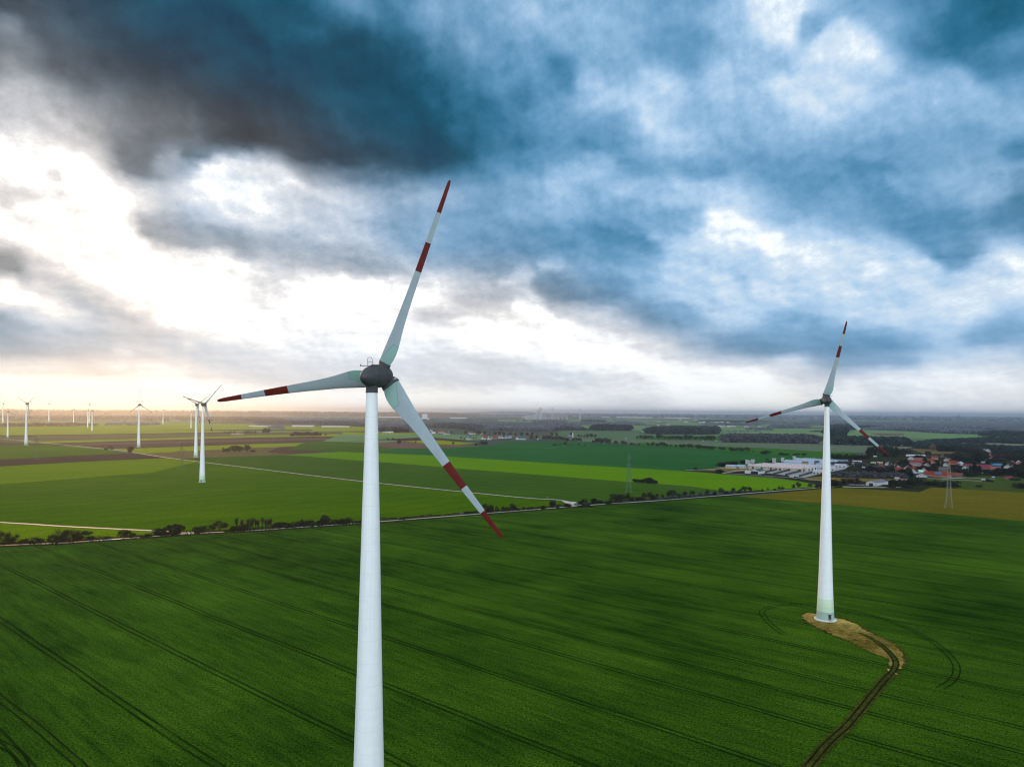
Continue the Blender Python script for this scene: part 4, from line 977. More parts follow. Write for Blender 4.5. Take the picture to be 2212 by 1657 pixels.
# clumps and single trees elsewhere
for (x, yb_, yt, w, lb) in ((1100,445,318,150,'broad dark pine, left of the lone pair clump on the plain'),(1190,445,335,120,'lower dark pine in the middle of the lone clump on the plain'),(1320,440,310,120,'rightmost dark pine of the lone clump on the plain')):
    px_tree(TL, .217, 'pine', x, yb_, yt, w, lb, 'lone clump of dark pines on the plain')
px_tree(TL, .217, 'shrub', 960, 445, 345, 130, 'pale twiggy shrub left of the lone dark pines')
px_tree(TL, .217, 'shrub', 1420, 440, 395, 90, 'low twiggy shrub right of the lone dark pines')
GT = 'trees around the pink roofed farmstead'
for (x, yb_, yt, kind) in ((930,132,78,'bare'),(1000,135,80,'round'),(1040,128,72,'bare'),(1100,118,52,'fir'),(1290,136,70,'bare'),(1330,136,62,'round'),(1390,136,75,'bare'),(1460,130,65,'bare')):
    px_tree(TL, .217, kind, x, yb_, yt, None, ('dark fir' if kind == 'fir' else 'leafless tree')+' sheltering the pink roofed farmstead', GT)
for (x, w) in ((1620,70),(1655,80),(1690,80)): px_tree(TL, .217, 'brown', x, 128, 18, w, 'tall bare tree of the tight trio right of the pink roofed farmstead', 'tight trio of bare trees')
px_tree(TL, .217, 'bare', 2165, 165, 78, 100, 'bare tree at the left end of the brown copse on the plain'); px_tree(TL, .217, 'bush', 2100, 160, 115, 70, 'bush before the brown copse on the plain')
for i, X in enumerate((2560, 2590, 2620, 2650, 2680, 2700, 2730, 2755, 2600, 2660, 2720)):
    p = Z(X, 545-(0 if i < 8 else 4)); m = p[1]/2644*.434; tree('brown', p, (42-(i % 3)*4)*m, 38*m, 'brown leafless tree in the small copse left of the main tower', 'small brown copse')
for (X, yb_, yt, kind, lb) in ((960,664,615,'shrub','bare round bush left of the path bush'),(920,664,640,'bush','low scrub beside the bare round bush on the path'),(1132,688,628,'ivy','dense round bush beside the long pale path'),
    (260,560,530,'wide','dark tree on the olive field behind a turbine'),(2815,545,520,'bare','small tree right of the brown copse'),
    (3448,622,570,'wide','bare tree standing in the brown heath'),(3350,578,558,'bush','dark bush left of the brown heath'),(3400,578,556,'bush','second dark bush left of the brown heath'),
    (3915,620,590,'wide','bare shrub at the right side of the heath, behind the blade'),(4110,622,600,'bush','dark bush left of the bare tree pair at the heath edge'),(4165,626,575,'wide','bare tree at the right edge of the heath'),(4200,628,580,'brown','second bare tree at the right edge of the heath'),
    (3590,600,585,'bush','dark bush among yellow green behind the heath')):
    p = Z(X, yb_); m = p[1]/2644*.434; tree(kind, p, (yb_-yt)*m, None, lb, None, 'shrub' if kind in ('shrub', 'bush') else 'tree')
GI = 'bushes of the small island in the blue green field'
for (x, yb_, yt, kind) in ((815,880,850,'bush'),(850,882,845,'bush'),(920,880,840,'brown'),(1010,884,815,'round'),(1060,885,860,'bush'),(1120,886,848,'round'),(1250,886,835,'bare'),(1350,884,862,'bush')):
    px_tree(TW, .217, kind, x, yb_, yt, None, 'bush on the small scrub island in the blue green field', GI)
GC = 'dark clump in the lime strip'
for (x, yb_, yt, w) in ((375,682,620,70),(440,688,632,90),(510,692,625,90),(575,698,602,100),(635,702,600,100),(690,706,640,90),(740,710,642,70)):
    px_tree(TC, .217, 'ivy', x, yb_, yt, w, 'dark bush of the clump on the lime strip right of the pylon', GC)
tree('gold', TF(2065, 340), 150*TF(2065, 340)[1]/2644*.14467, 140*TF(2065, 340)[1]/2644*.14467, 'golden brown leafed tree behind the village')
GV = 'dark trees among the village houses'; LV = 'dark leafless tree standing among the village houses'
for (x, yb_, yt, w, kind) in ((390,500,320,110,'ivy'),(520,500,285,170,'ivy'),(640,505,300,150,'round'),(800,505,280,180,'ivy'),(920,510,285,150,'ivy'),(1050,515,290,160,'ivy'),(1240,470,320,170,'brown'),(1330,480,330,120,'brown'),(1430,470,335,110,'round'),(1400,490,380,110,'bush'),
    (1850,700,565,110,'fir'),(1660,560,480,120,'ivy'),(1930,480,370,130,'brown'),(1760,540,470,130,'bush'),(1260,760,620,120,'ivy'),(1380,740,600,110,'ivy'),(1000,760,640,110,'brown'),(580,830,680,150,'brown'),(420,900,760,200,'brown'),(560,960,780,200,'brown'),
    (700,1010,800,230,'brown'),(850,1000,820,180,'brown'),(300,1000,850,220,'brown'),(150,1000,830,180,'twg'),(960,900,770,140,'ivy'),(1260,1040,870,150,'ivy'),(1400,1060,880,170,'ivy'),(1490,1070,900,130,'fir'),(1700,900,760,120,'brown'),(1820,860,740,120,'brown'),(1930,900,760,140,'brown'),
    (2080,860,700,110,'ivy'),(2170,700,600,90,'ivy'),(1180,1000,900,90,'fir'),(800,1190,1100,160,'bush'),(900,1215,1130,160,'bush'),(1010,1220,1110,170,'bush'),(1150,1230,1120,200,'bush'),(1300,1240,1130,220,'bush'),(1450,1240,1120,220,'bush'),(1600,1230,1090,230,'bush'),(1780,1230,1110,220,'bush'),(1950,1240,1130,220,'bush'),(2120,1250,1140,220,'bush'),(60,1250,1080,200,'brown'),(1100,1290,1220,260,'bush'),(900,1300,1240,220,'bush'),(1350,1310,1250,200,'bush')):
    if kind == 'twg': kind = 'round'
    px_tree(TF, .14467, kind, x, yb_, yt-.3*(yb_-yt), w*1.25, LV if kind != 'bush' else 'low dark bush at the village edge', GV)
for (x, yb_, yt, w, kind) in ((380,1290,1150,230,'bush'),(150,1270,1170,200,'bush'),(300,1260,1130,180,'brown'),(1040,1310,1240,110,'shrub'),(2080,1330,1190,230,'shrub'),(2200,1340,1250,200,'shrub'),(1310,1160,1085,110,'bush'),(1960,1120,1060,160,'bush'),(2180,1070,850,180,'ivy'),
    (930,1010,730,130,'fir'),(1055,960,780,110,'fir'),(700,1000,840,190,'ivy'),(800,1030,900,160,'ivy'),(1250,960,850,160,'brown'),(1400,990,890,160,'ivy'),(1600,980,830,190,'ivy'),(1750,980,850,160,'ivy'),(1900,990,840,180,'ivy'),(2050,1000,800,190,'ivy'),
    (450,840,700,150,'brown'),(330,800,720,120,'brown'),(480,950,800,150,'brown'),(560,640,470,170,'ivy'),(700,660,440,180,'round'),(820,650,420,190,'ivy'),(950,640,430,190,'brown'),(1080,650,420,190,'ivy'),(1200,640,400,190,'brown'),(350,640,480,170,'brown'),(470,600,430,150,'ivy'),
    (1350,690,580,150,'ivy'),(1500,680,480,190,'brown'),(1620,680,460,190,'brown'),(1760,660,440,190,'brown'),(1880,640,480,170,'ivy'),(2010,640,470,190,'round'),(2140,690,480,190,'ivy'),(1480,500,390,150,'brown'),(1600,480,370,170,'brown'),(1740,480,380,160,'ivy'),(1880,500,390,160,'brown'),(2020,500,380,170,'ivy'),
    (2150,520,380,160,'ivy'),(900,460,330,170,'ivy'),(1050,460,320,170,'brown'),(780,470,340,150,'ivy'),(620,420,300,150,'ivy'),(480,400,280,150,'ivy'),(330,380,250,160,'ivy'),(180,370,240,160,'ivy'),(60,370,240,160,'ivy'),(950,330,240,120,'ivy'),(1900,880,780,140,'ivy'),(2060,860,750,150,'ivy'),(2200,850,700,150,'ivy'),(1300,780,690,90,'ivy'),(1700,760,690,120,'ivy'),(860,720,640,110,'ivy')):
    px_tree(TH, .14467, kind, x, yb_, yt-.3*(yb_-yt), w*1.25, LV if kind not in ('bush', 'shrub') else 'low dark bush by the village meadow', GV)
random.seed(77)
for i in range(60):
    x, y = random.uniform(-1100, 2300), random.uniform(470, 1040)
    if x > 640 and y > 900: continue
    if x < -420 and (y < 720 or y > 930): continue
    p = TH(x+(0 if x > 0 else 0), y); k = random.choice(('brown', 'ivy', 'round', 'ivy', 'fir'))
    hh = random.uniform(5.5, 10.5); tree(k, p, hh*(1.15 if k == 'fir' else 1), hh*(.45 if k == 'fir' else .85), LV, GV)
for i in range(26):   # thin row behind the white farm sheds, right of the right tower
    X = 7190+i*12.5; p = Z(X, 752+i*.25); m = p[1]/2644*.434
    tree('bare', p, (66-(i*7 % 5)*4)*m, 26*m, 'slender greenish tree in the dense row behind the white farm sheds', 'row of slender trees behind the white farm sheds')
GVM = 'trees around the middle village'
for (x, yb_, yt, kind) in ((30,478,380,'brown'),(90,478,375,'brown'),(150,465,370,'brown'),(210,468,372,'brown'),(270,478,368,'brown'),(330,480,378,'brown'),(390,480,390,'brown'),(440,480,395,'brown'),(500,482,400,'brown'),(560,482,410,'fir'),
    (1450,555,515,'fir'),(1520,560,520,'fir'),(1420,590,540,'brown'),(1580,575,520,'brown'),(1690,575,525,'fir'),(1775,570,525,'fir'),(1860,600,545,'fir'),(1975,600,560,'fir'),(2060,606,560,'fir'),(2120,606,565,'fir'),(2180,608,560,'fir'),(1480,595,555,'brown'),(1640,590,545,'brown'),(1740,520,430,'bare'),(1830,520,440,'bare'),(1920,525,465,'fir'),(2010,528,440,'brown'),(2090,530,440,'brown'),(2160,530,450,'brown'),(1500,500,430,'brown'),(1250,500,440,'brown'),(1050,510,475,'fir'),(970,510,470,'fir'),(1110,512,480,'fir'),(880,500,440,'brown')):
    px_tree(TV, .217, kind, x, yb_, yt, None, 'dark conifer beside the middle village' if kind == 'fir' else 'grey brown leafless tree by the middle village', GVM)
for (x, yb_, yt, kind) in ((20,790,740,'fir'),(90,780,720,'fir'),(320,770,715,'fir'),(460,770,700,'fir'),(420,775,690,'brown'),(520,772,690,'brown'),(150,720,650,'brown'),(260,715,640,'brown'),(360,720,645,'brown'),(440,715,640,'brown'),(60,720,640,'brown'),(640,780,700,'brown'),(680,785,690,'brown'),(730,788,690,'brown'),(780,790,695,'brown'),(830,792,700,'brown'),(880,796,700,'brown'),(930,798,705,'brown'),(980,800,715,'brown'),(1040,802,740,'bush'),(1150,815,740,'brown'),(1210,820,730,'brown'),(1270,822,730,'brown'),(1490,840,780,'brown'),(1580,848,745,'round'),(1640,850,750,'round'),
    (1120,735,640,'brown'),(1010,740,690,'fir'),(1240,740,680,'brown'),(1290,742,690,'brown'),(1340,745,690,'brown'),(1400,750,665,'brown'),(1470,752,655,'brown'),(1530,750,680,'brown'),(860,720,650,'brown'),(780,720,640,'brown')):
    px_tree(TW, .217, kind, x, yb_, yt, None, 'dark conifer beside the middle village' if kind == 'fir' else 'grey brown leafless tree by the middle village', GVM)

def undergrowth(line, offs, h, dens, mat, label, size):
    mb = MB(); P_ = [Vector((p[0], p[1])) for p in line]
    for i in range(len(P_)-1):
        d = P_[i+1]-P_[i]; L = d.length; t = d.normalized(); nn = Vector((-t.y, t.x))
        for k in range(int(L*dens)):
            s_ = random.random(); clump = .35+.65*(.5+.5*math.sin((i*97+s_*L)*.11)*math.sin((i*31+s_*L)*.037+1))
            o_ = random.choice(offs); p = P_[i]+d*s_+nn*(o_+random.gauss(0, .9)); z = random.uniform(.1, 1)*h*clump
            leafquad(mb, Vector((p.x, p.y, z)), size*random.uniform(.5, 1.3))
    return tag(mb.build('undergrowth', M[mat]), label, 'undergrowth', kind='stuff')
random.seed(33)
undergrowth(road_line[:8], (-3.6, -4.6, 4.0, 5.2, 6.4, 7.6), 2.4, 9, 'ivy', 'dark weeds and brambles along the tree lined road', .8)
undergrowth(road_line[7:12], (4.0, 5.5, 7.0, 8.5), 2.6, 7, 'twig', 'dark weeds beyond the road below the lime field', .9)
# woods that read as one mass
def wood(front, depth, h, sp, mat, label, nq=26, q=.34, name='woods', floor=True):
    mb = MB(); front = [Vector((p[0], p[1])) for p in front]
    L = [0]
    for i in range(len(front)-1): L.append(L[-1]+(front[i+1]-front[i]).length)
    def at(s):
        for i in range(len(front)-1):
            if s <= L[i+1]: return front[i].lerp(front[i+1], (s-L[i])/max(1e-6, L[i+1]-L[i]))
        return front[-1]
    rows = max(1, int(depth/sp)); cols = max(1, int(L[-1]/sp))
    for r in range(rows):
        for c in range(cols):
            p = at((c+random.uniform(-.4, 1.4))*sp); d = p.length; e0 = min(c+1, cols-c)/max(1, cols*.12)
            if random.random() > e0+.35: continue
            p = p*((d+(r+random.uniform(-.45, .45))*sp)/d)
            hh = h*random.uniform(.75, 1.12)*min(1, .6+.4*e0); w = max(sp*.75, hh*.33)
            n_ = nq if r < 3 else max(8, nq//2)
            for k in range(n_):
                dv = rv().normalized(); rr = random.uniform(.5, 1)
                leafquad(mb, Vector((p.x+dv.x*w*rr, p.y+dv.y*w*rr, hh*(.6+dv.z*.40*rr) if r < 2 else hh*(.7+abs(dv.z)*.3*rr))), hh*q*random.uniform(.6, 1.3))
            if r < 2:
                for k in range(3):
                    leafquad(mb, Vector((p.x+random.uniform(-w, w), p.y+random.uniform(-w, w)*.3, hh*random.uniform(.05, .35))), hh*q)
    o = mb.build(name, M[mat]); return tag(o, label, 'woods', kind='stuff')
random.seed(21)
def TEf(*a): return [TE(*p) for p in a]
wood(TEf((180,590),(500,592),(900,595),(1200,594),(1480,588)), 500, 24, 14, 'wood_dark', 'long dark evergreen wood behind the avenue', 40)
wood(ZP((5110,496),(5250,496),(5470,498)), 260, 26, 16, 'wood_dark', 'dark wood left of the long evergreen wood', 36)
wood(ZP((4780,492),(4900,493),(5000,494)), 300, 30, 18, 'wood_grey', 'grey bare wood below the cement works', 36)
wood(ZP((4200,495),(4500,497),(4770,500)), 160, 20, 16, 'wood_grey', 'low grey wood strip right of the middle village', 32)
wood(ZP((6230,598),(6640,603),(7110,612)), 60, 21, 9, 'wood_bare', 'dark bare tree belt left of the right tower', 60)
wood(ZP((6230,575),(6640,574),(7110,580)), 120, 18, 12, 'wood_bare', 'brown scrub wood behind the dark tree belt', 36)
wood(ZP((7180,618),(7500,624),(7760,632),(7900,636)), 70, 24, 9, 'wood_dark', 'dark tree belt right of the right tower', 60)
wood(ZP((7880,648),(8150,655),(8300,662),(8500,668),(8848,690),(9500,720)), 120, 13, 9, 'wood_dark', 'dark wood closing off the village', 44)
wood(ZP((7900,636),(8200,625),(8550,600),(8848,612),(9500,640)), 130, 16, 10, 'wood_dark', 'blue dark wood behind the village', 40)
wood(ZP((7130,560),(7220,563),(7330,562)), 120, 34, 12, 'wood_dark', 'tall dark grove right beside the right tower', 44)
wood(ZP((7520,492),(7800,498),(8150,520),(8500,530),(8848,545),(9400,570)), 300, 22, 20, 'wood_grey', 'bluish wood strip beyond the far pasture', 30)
wood(ZP((8480,545),(8848,560),(9400,590)), 250, 24, 16, 'wood_dark', 'dark wood right of the far pasture', 34)
wood(ZP((7180,488),(7300,490),(7420,492)), 160, 26, 16, 'wood_dark', 'small dark wood on the far pasture edge', 34)
wood(ZP((6640,476),(6800,474),(7000,478)), 150, 22, 18, 'wood_grey', 'low grey trees on the far pasture edge', 30)
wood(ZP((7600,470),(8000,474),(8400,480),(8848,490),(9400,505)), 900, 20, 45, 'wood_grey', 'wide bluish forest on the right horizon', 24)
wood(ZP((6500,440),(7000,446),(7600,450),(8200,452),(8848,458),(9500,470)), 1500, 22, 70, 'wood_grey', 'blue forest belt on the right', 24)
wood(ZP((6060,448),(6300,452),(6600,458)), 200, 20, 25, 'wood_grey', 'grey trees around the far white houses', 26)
wood(ZP((6050,425),(6350,428),(6640,428)), 900, 20, 60, 'wood_dark', 'dark forest block behind the far white houses', 24)
wood(ZP((5040,426),(5160,427),(5234,427)), 400, 22, 30, 'wood_dark', 'small dark far wood right of the cement works', 24)
wood(ZP((4620,424),(4740,425),(4880,424)), 500, 22, 30, 'wood_grey', 'grey far wood under the cement works', 24)
wood(ZP((4924,446),(5300,447),(5600,449)), 250, 18, 25, 'wood_grey', 'thin far tree line under the cement works', 24)
wood(ZP((4300,447),(4600,448),(4840,450)), 300, 18, 28, 'wood_grey', 'thin far tree line left of the cement works', 24)
wood(ZP((XL,425),(-800,420),(0,416),(800,413),(1600,415),(2212,430),(2600,440)), 2800, 22, 75, 'wood_warm_haze', 'long brown forest under the bright left horizon', 22)
wood(ZP((XL,366),(0,362),(1200,360),(2212,368),(3200,372),(4200,376)), 6000, 24, 230, 'wood_warm_haze', 'pale far forest in the haze on the left', 16, 3.2)
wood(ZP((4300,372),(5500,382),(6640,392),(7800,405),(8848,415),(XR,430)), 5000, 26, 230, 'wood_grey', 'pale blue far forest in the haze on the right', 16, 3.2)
wood(ZP((XL,470),(0,464),(400,460),(850,455)), 120, 16, 14, 'wood_warm_haze', 'grey hedge of bare trees on the far left fields', 34)
wood(ZP((900,450),(1130,450),(1400,448)), 60, 14, 14, 'wood_grey', 'thin grey hedge of trees right of the far trio', 30)
wood(ZP((2212,440),(2600,446),(2900,448),(3150,462)), 500, 20, 26, 'wood_bare', 'grey brown wood left of the main tower', 26)
wood(ZP((2400,412),(2800,410),(3150,412)), 900, 20, 60, 'wood_grey', 'hazy trees far left of the main tower', 20)
wood(ZP((3270,512),(3400,513),(3540,510)), 150, 20, 13, 'wood_bare', 'brown wood patch right beside the main tower', 40)
wood(ZP((3690,470),(3900,475),(4100,495),(4130,520)), 300, 24, 18, 'wood_bare', 'grey brown wood behind the middle village', 34)
wood(ZP((3270,460),(3500,462),(3700,455)), 300, 20, 26, 'wood_grey', 'grey trees above the brown wood patch', 26)
wood(ZP((3650,430),(4000,440),(4424,442)), 300, 20, 28, 'wood_grey', 'grey tree lines above the middle village', 26)
random.seed(64)
for i in range(34):
    X0 = random.uniform(2300, 8600); y0 = random.choice((random.uniform(400, 430), random.uniform(430, 470), random.uniform(455, 500))) + (X0-4424)*.006
    L_ = random.uniform(120, 480); wood(ZP((X0, y0), (X0+L_*.5, y0+random.uniform(-2, 3)), (X0+L_, y0+random.uniform(-2, 5))), random.choice((14, 26, 60)), random.uniform(9, 17), 12 if y0 > 450 else 22, random.choice(('wood_grey', 'wood_bare', 'wood_dark')), 'thin far line of trees between pale fields', 18)
wood(ZP((7180,900),(7350,905),(7600,912),(7850,915)), 26, 8, 5, 'wood_bare', 'brown thicket between the right tower and the grey barn', 50)
wood(ZP((7150,790),(7400,800),(7600,850),(7700,900)), 22, 7, 5.5, 'wood_bare', 'bare garden thicket below the white farm sheds', 44)

# ------------------------------------------------------------------ buildings
WALLS = {'cream': (.40,.35,.26), 'white': (.50,.50,.50), 'pink': (.50,.34,.28), 'brick': (.30,.12,.08), 'brown': (.12,.09,.07), 'dark': (.07,.07,.07), 'grey': (.42,.42,.42), 'mint': (.50,.72,.60), 'yellow': (.60,.48,.22), 'palegrey': (.42,.44,.46)}
ROOFS = {'red': (.22,.034,.024), 'darkred': (.22,.06,.05), 'orange': (.20,.034,.016), 'magenta': (.20,.032,.055), 'maroon': (.17,.055,.05), 'black': (.025,.025,.03), 'greyroof': (.16,.17,.18), 'bluegrey': (.14,.20,.26), 'teal_roof': (.02,.12,.13), 'blue': (.05,.17,.32), 'whiteroof': (.56,.60,.64), 'mint_roof': (.55,.78,.66), 'pinkroof': (.24,.09,.08), 'brownroof': (.15,.09,.07), 'purple': (.30,.14,.34), 'paleblue': (.38,.48,.60)}
for k, c in WALLS.items(): M['w_'+k] = plain('render_'+k, c, .85, .18, .5)
def tile_mat(name, c):
    m, nt, b = newmat(name)
    tc = nt.n('ShaderNodeTexCoord').outputs['Object']; sep = nt.n('ShaderNodeSeparateXYZ'); nt.l(tc, sep.inputs[0])
    n1 = nt.noise(tc, .7, 6, .65); n2 = nt.noise(tc, 4, 3, .6)
    rows = nt.math('LESS_THAN', nt.math('FRACT', nt.math('MULTIPLY', sep.outputs[2], 3.3)), .22)
    col = nt.mix(nt.mapr(n1, .3, .7), c4([x*.7 for x in c]), c4([min(1, x*1.2) for x in c]))
    col = nt.mix(nt.mapr(n2, .5, .8, 0, .4), col, c4([x*.5+.02 for x in c]))
    col = nt.mix(nt.math('MULTIPLY', rows, .35), col, c4([x*.45 for x in c]))
    nt.l(col, b.inputs['Base Color']); b.inputs['Roughness'].default_value = .85; b.inputs['Specular IOR Level'].default_value = .12
    return m
for k, c in ROOFS.items(): M['r_'+k] = tile_mat('roof_'+k, c)
def stripe_mat(name, c1, c2, period, frac, axis=0, rough=.3):
    m, nt, b = newmat(name)
    tc = nt.n('ShaderNodeTexCoord').outputs['Object']; sep = nt.n('ShaderNodeSeparateXYZ'); nt.l(tc, sep.inputs[0])
    s = nt.math('LESS_THAN', nt.math('FRACT', nt.math('ADD', nt.math('DIVIDE', sep.outputs[axis], period), 50.)), frac)
    n1 = nt.noise(tc, .4, 5, .6)
    col = nt.mix(s, c4(c1), c4(c2)); col = nt.mix(nt.mapr(n1, .35, .7, 0, .3), col, c4([x*.6 for x in c1]))
    nt.l(col, b.inputs['Base Color']); b.inputs['Roughness'].default_value = rough
    return m
M['solar_light'] = stripe_mat('solar_light', (.24, .35, .48), (.50, .55, .60), 3.0, .22)
M['solar_dark'] = stripe_mat('solar_dark', (.015, .09, .20), (.05, .16, .28), 1.7, .12)
M['red_stripe'] = stripe_mat('red_stripe_roof', (.54, .52, .51), (.36, .06, .08), 2.6, .28)
M['glass'] = plain('window_glass', (.02, .025, .03), .15, .3, 1, spec=.6)
M['frame'] = plain('window_frame', (.6, .6, .58), .6, .1, 1)
M['chimney'] = plain('chimney_brick', (.22, .10, .07), .9, .3, 1)
M['dark_in'] = plain('dark_opening', (.012, .012, .012), .9, .2, 1)
def win_mesh(w, h):
    mb = MB(); mb.box((0, 0, 0), (w, .06, h)); return mb.mesh('window', M['glass'])
def frame_mesh(w, h):
    mb = MB()
    for s in (-1, 1): mb.box((s*(w/2+.05), 0, 0), (.1, .1, h+.2)); mb.box((0, 0, s*(h/2+.05)), (w, .1, .1))
    return mb.mesh('window_frame', M['frame'])
ME_WIN, ME_FRM = win_mesh(1.0, 1.35), frame_mesh(1.0, 1.35)
def window(parent, x, y, z, rz):
    o = link('window', ME_WIN, parent); o.location = (x, y, z); o.rotation_euler = (0, 0, rz)
    f = link('window_frame', ME_FRM, o); f.location = (0, -.01, 0)
def gable_walls(L, W, hw, hr):
    x, y = L/2, W/2; mb = MB()
    v = [(-x,-y,-.3),(x,-y,-.3),(x,y,-.3),(-x,y,-.3),(-x,-y,hw),(x,-y,hw),(x,y,hw),(-x,y,hw),(-x,0,hw+hr),(x,0,hw+hr)]
    mb.add(v, [(0,1,5,4),(2,3,7,6),(1,2,6,9,5),(3,0,4,8,7),(3,2,1,0)]); return mb
def gable_roof(L, W, hw, hr, t=.22, ov=.5):
    x = L/2+ov; mb = MB(); sl = hr/(W/2); y = W/2+ov; ze = hw-sl*ov+.04; zr = hw+hr+.04
    for s in (-1, 1):
        v = [(-x,s*y,ze),(x,s*y,ze),(x,0,zr),(-x,0,zr),(-x,s*y,ze+t),(x,s*y,ze+t),(x,0,zr+t),(-x,0,zr+t)]
        mb.add(v, [(0,1,2,3),(4,7,6,5),(0,4,5,1),(1,5,6,2),(3,7,4,0)])
    return mb
def house(p, W, L, hw, hr, yaw, wall, roof, label, group=None, detail=2, chim=True, cat='house', name='house', solar=False):
    o = empty(name, (p[0], p[1], 0), R(yaw)); tag(o, label, cat, group)
    gable_walls(L, W, hw, hr).build('wall', M['w_'+wall], o)
    rf = gable_roof(L, W, hw, hr).build('roof', M['r_'+roof], o)
    if chim and detail:
        c = MB(); c.box((L*.22, 0, hw+hr+.4), (.7, .7, 1.5)); c.build('chimney', M['chimney'], rf)
    if detail > 1:
        n = max(2, int(L/3.4))
        for s in (-1, 1):
            for i in range(n):
                x = -L/2+L*(i+.5)/n
                if s == -1 and i == n//2:
                    d = MB(); d.box((x, s*(W/2+.04), 1.0), (1.1, .1, 2.1)); d.build('door', M['door'], o)
                else: window(o, x, s*(W/2+.03), min(1.7, hw*.55), 0 if s < 0 else math.pi)
            for y in (-W*.22, W*.22): window(o, s*(L/2+.03), y, min(1.7, hw*.55), s*math.pi/2)
            if hr > 3: window(o, s*(L/2+.03), 0, hw+hr*.32, s*math.pi/2)
    if solar:
        sl = hr/(W/2); mb = MB(); y0, y1 = -W/2*.9, -W/2*.15
        z = lambda yy: hw+hr+sl*yy+.34
        mb.add([(-L*.12,y0,z(y0)),(L*.16,y0,z(y0)),(L*.16,y1,z(y1)),(-L*.12,y1,z(y1)),(-L*.12,y0,z(y0)-.06),(L*.16,y0,z(y0)-.06),(L*.16,y1,z(y1)-.06),(-L*.12,y1,z(y1)-.06)], [(0,1,2,3),(7,6,5,4),(0,4,5,1),(1,5,6,2),(2,6,7,3),(3,7,4,0)])
        mb.build('solar_panel', M['solar_dark'], rf)
    return o
def flat_shed(p, W, L, h, yaw, wall, roof, label, group=None, cat='shed', name='shed', doors=2):
    o = empty(name, (p[0], p[1], 0), R(yaw)); tag(o, label, cat, group)
    w = MB(); w.box((0, 0, h/2-.1), (L, W, h)); w.build('wall', M['w_'+wall], o)
    r = MB(); r.add([(-L/2-.4,-W/2-.4,h),(L/2+.4,-W/2-.4,h),(L/2+.4,W/2+.4,h+.6),(-L/2-.4,W/2+.4,h+.6),(-L/2-.4,-W/2-.4,h+.25),(L/2+.4,-W/2-.4,h+.25),(L/2+.4,W/2+.4,h+.85),(-L/2-.4,W/2+.4,h+.85)], [(3,2,1,0),(4,5,6,7),(0,1,5,4),(1,2,6,5),(2,3,7,6),(3,0,4,7)])
    r.build('roof', M['r_'+roof], o)
    for i in range(doors):
        d = MB(); d.box((-L/2+L*(i+.5)/doors, -W/2-.04, min(1.2, h*.4)), (min(2.2, L*.25), .1, min(2.3, h*.75))); d.build('door', M['dark_in'], o)
    return o
T_ = {'F': TF, 'H': TH, 'V': TV, 'W': TW, 'E': TE, 'L': TL, 'G': TG, 'D': TD}
GHS = 'houses and barns of the red roofed village'
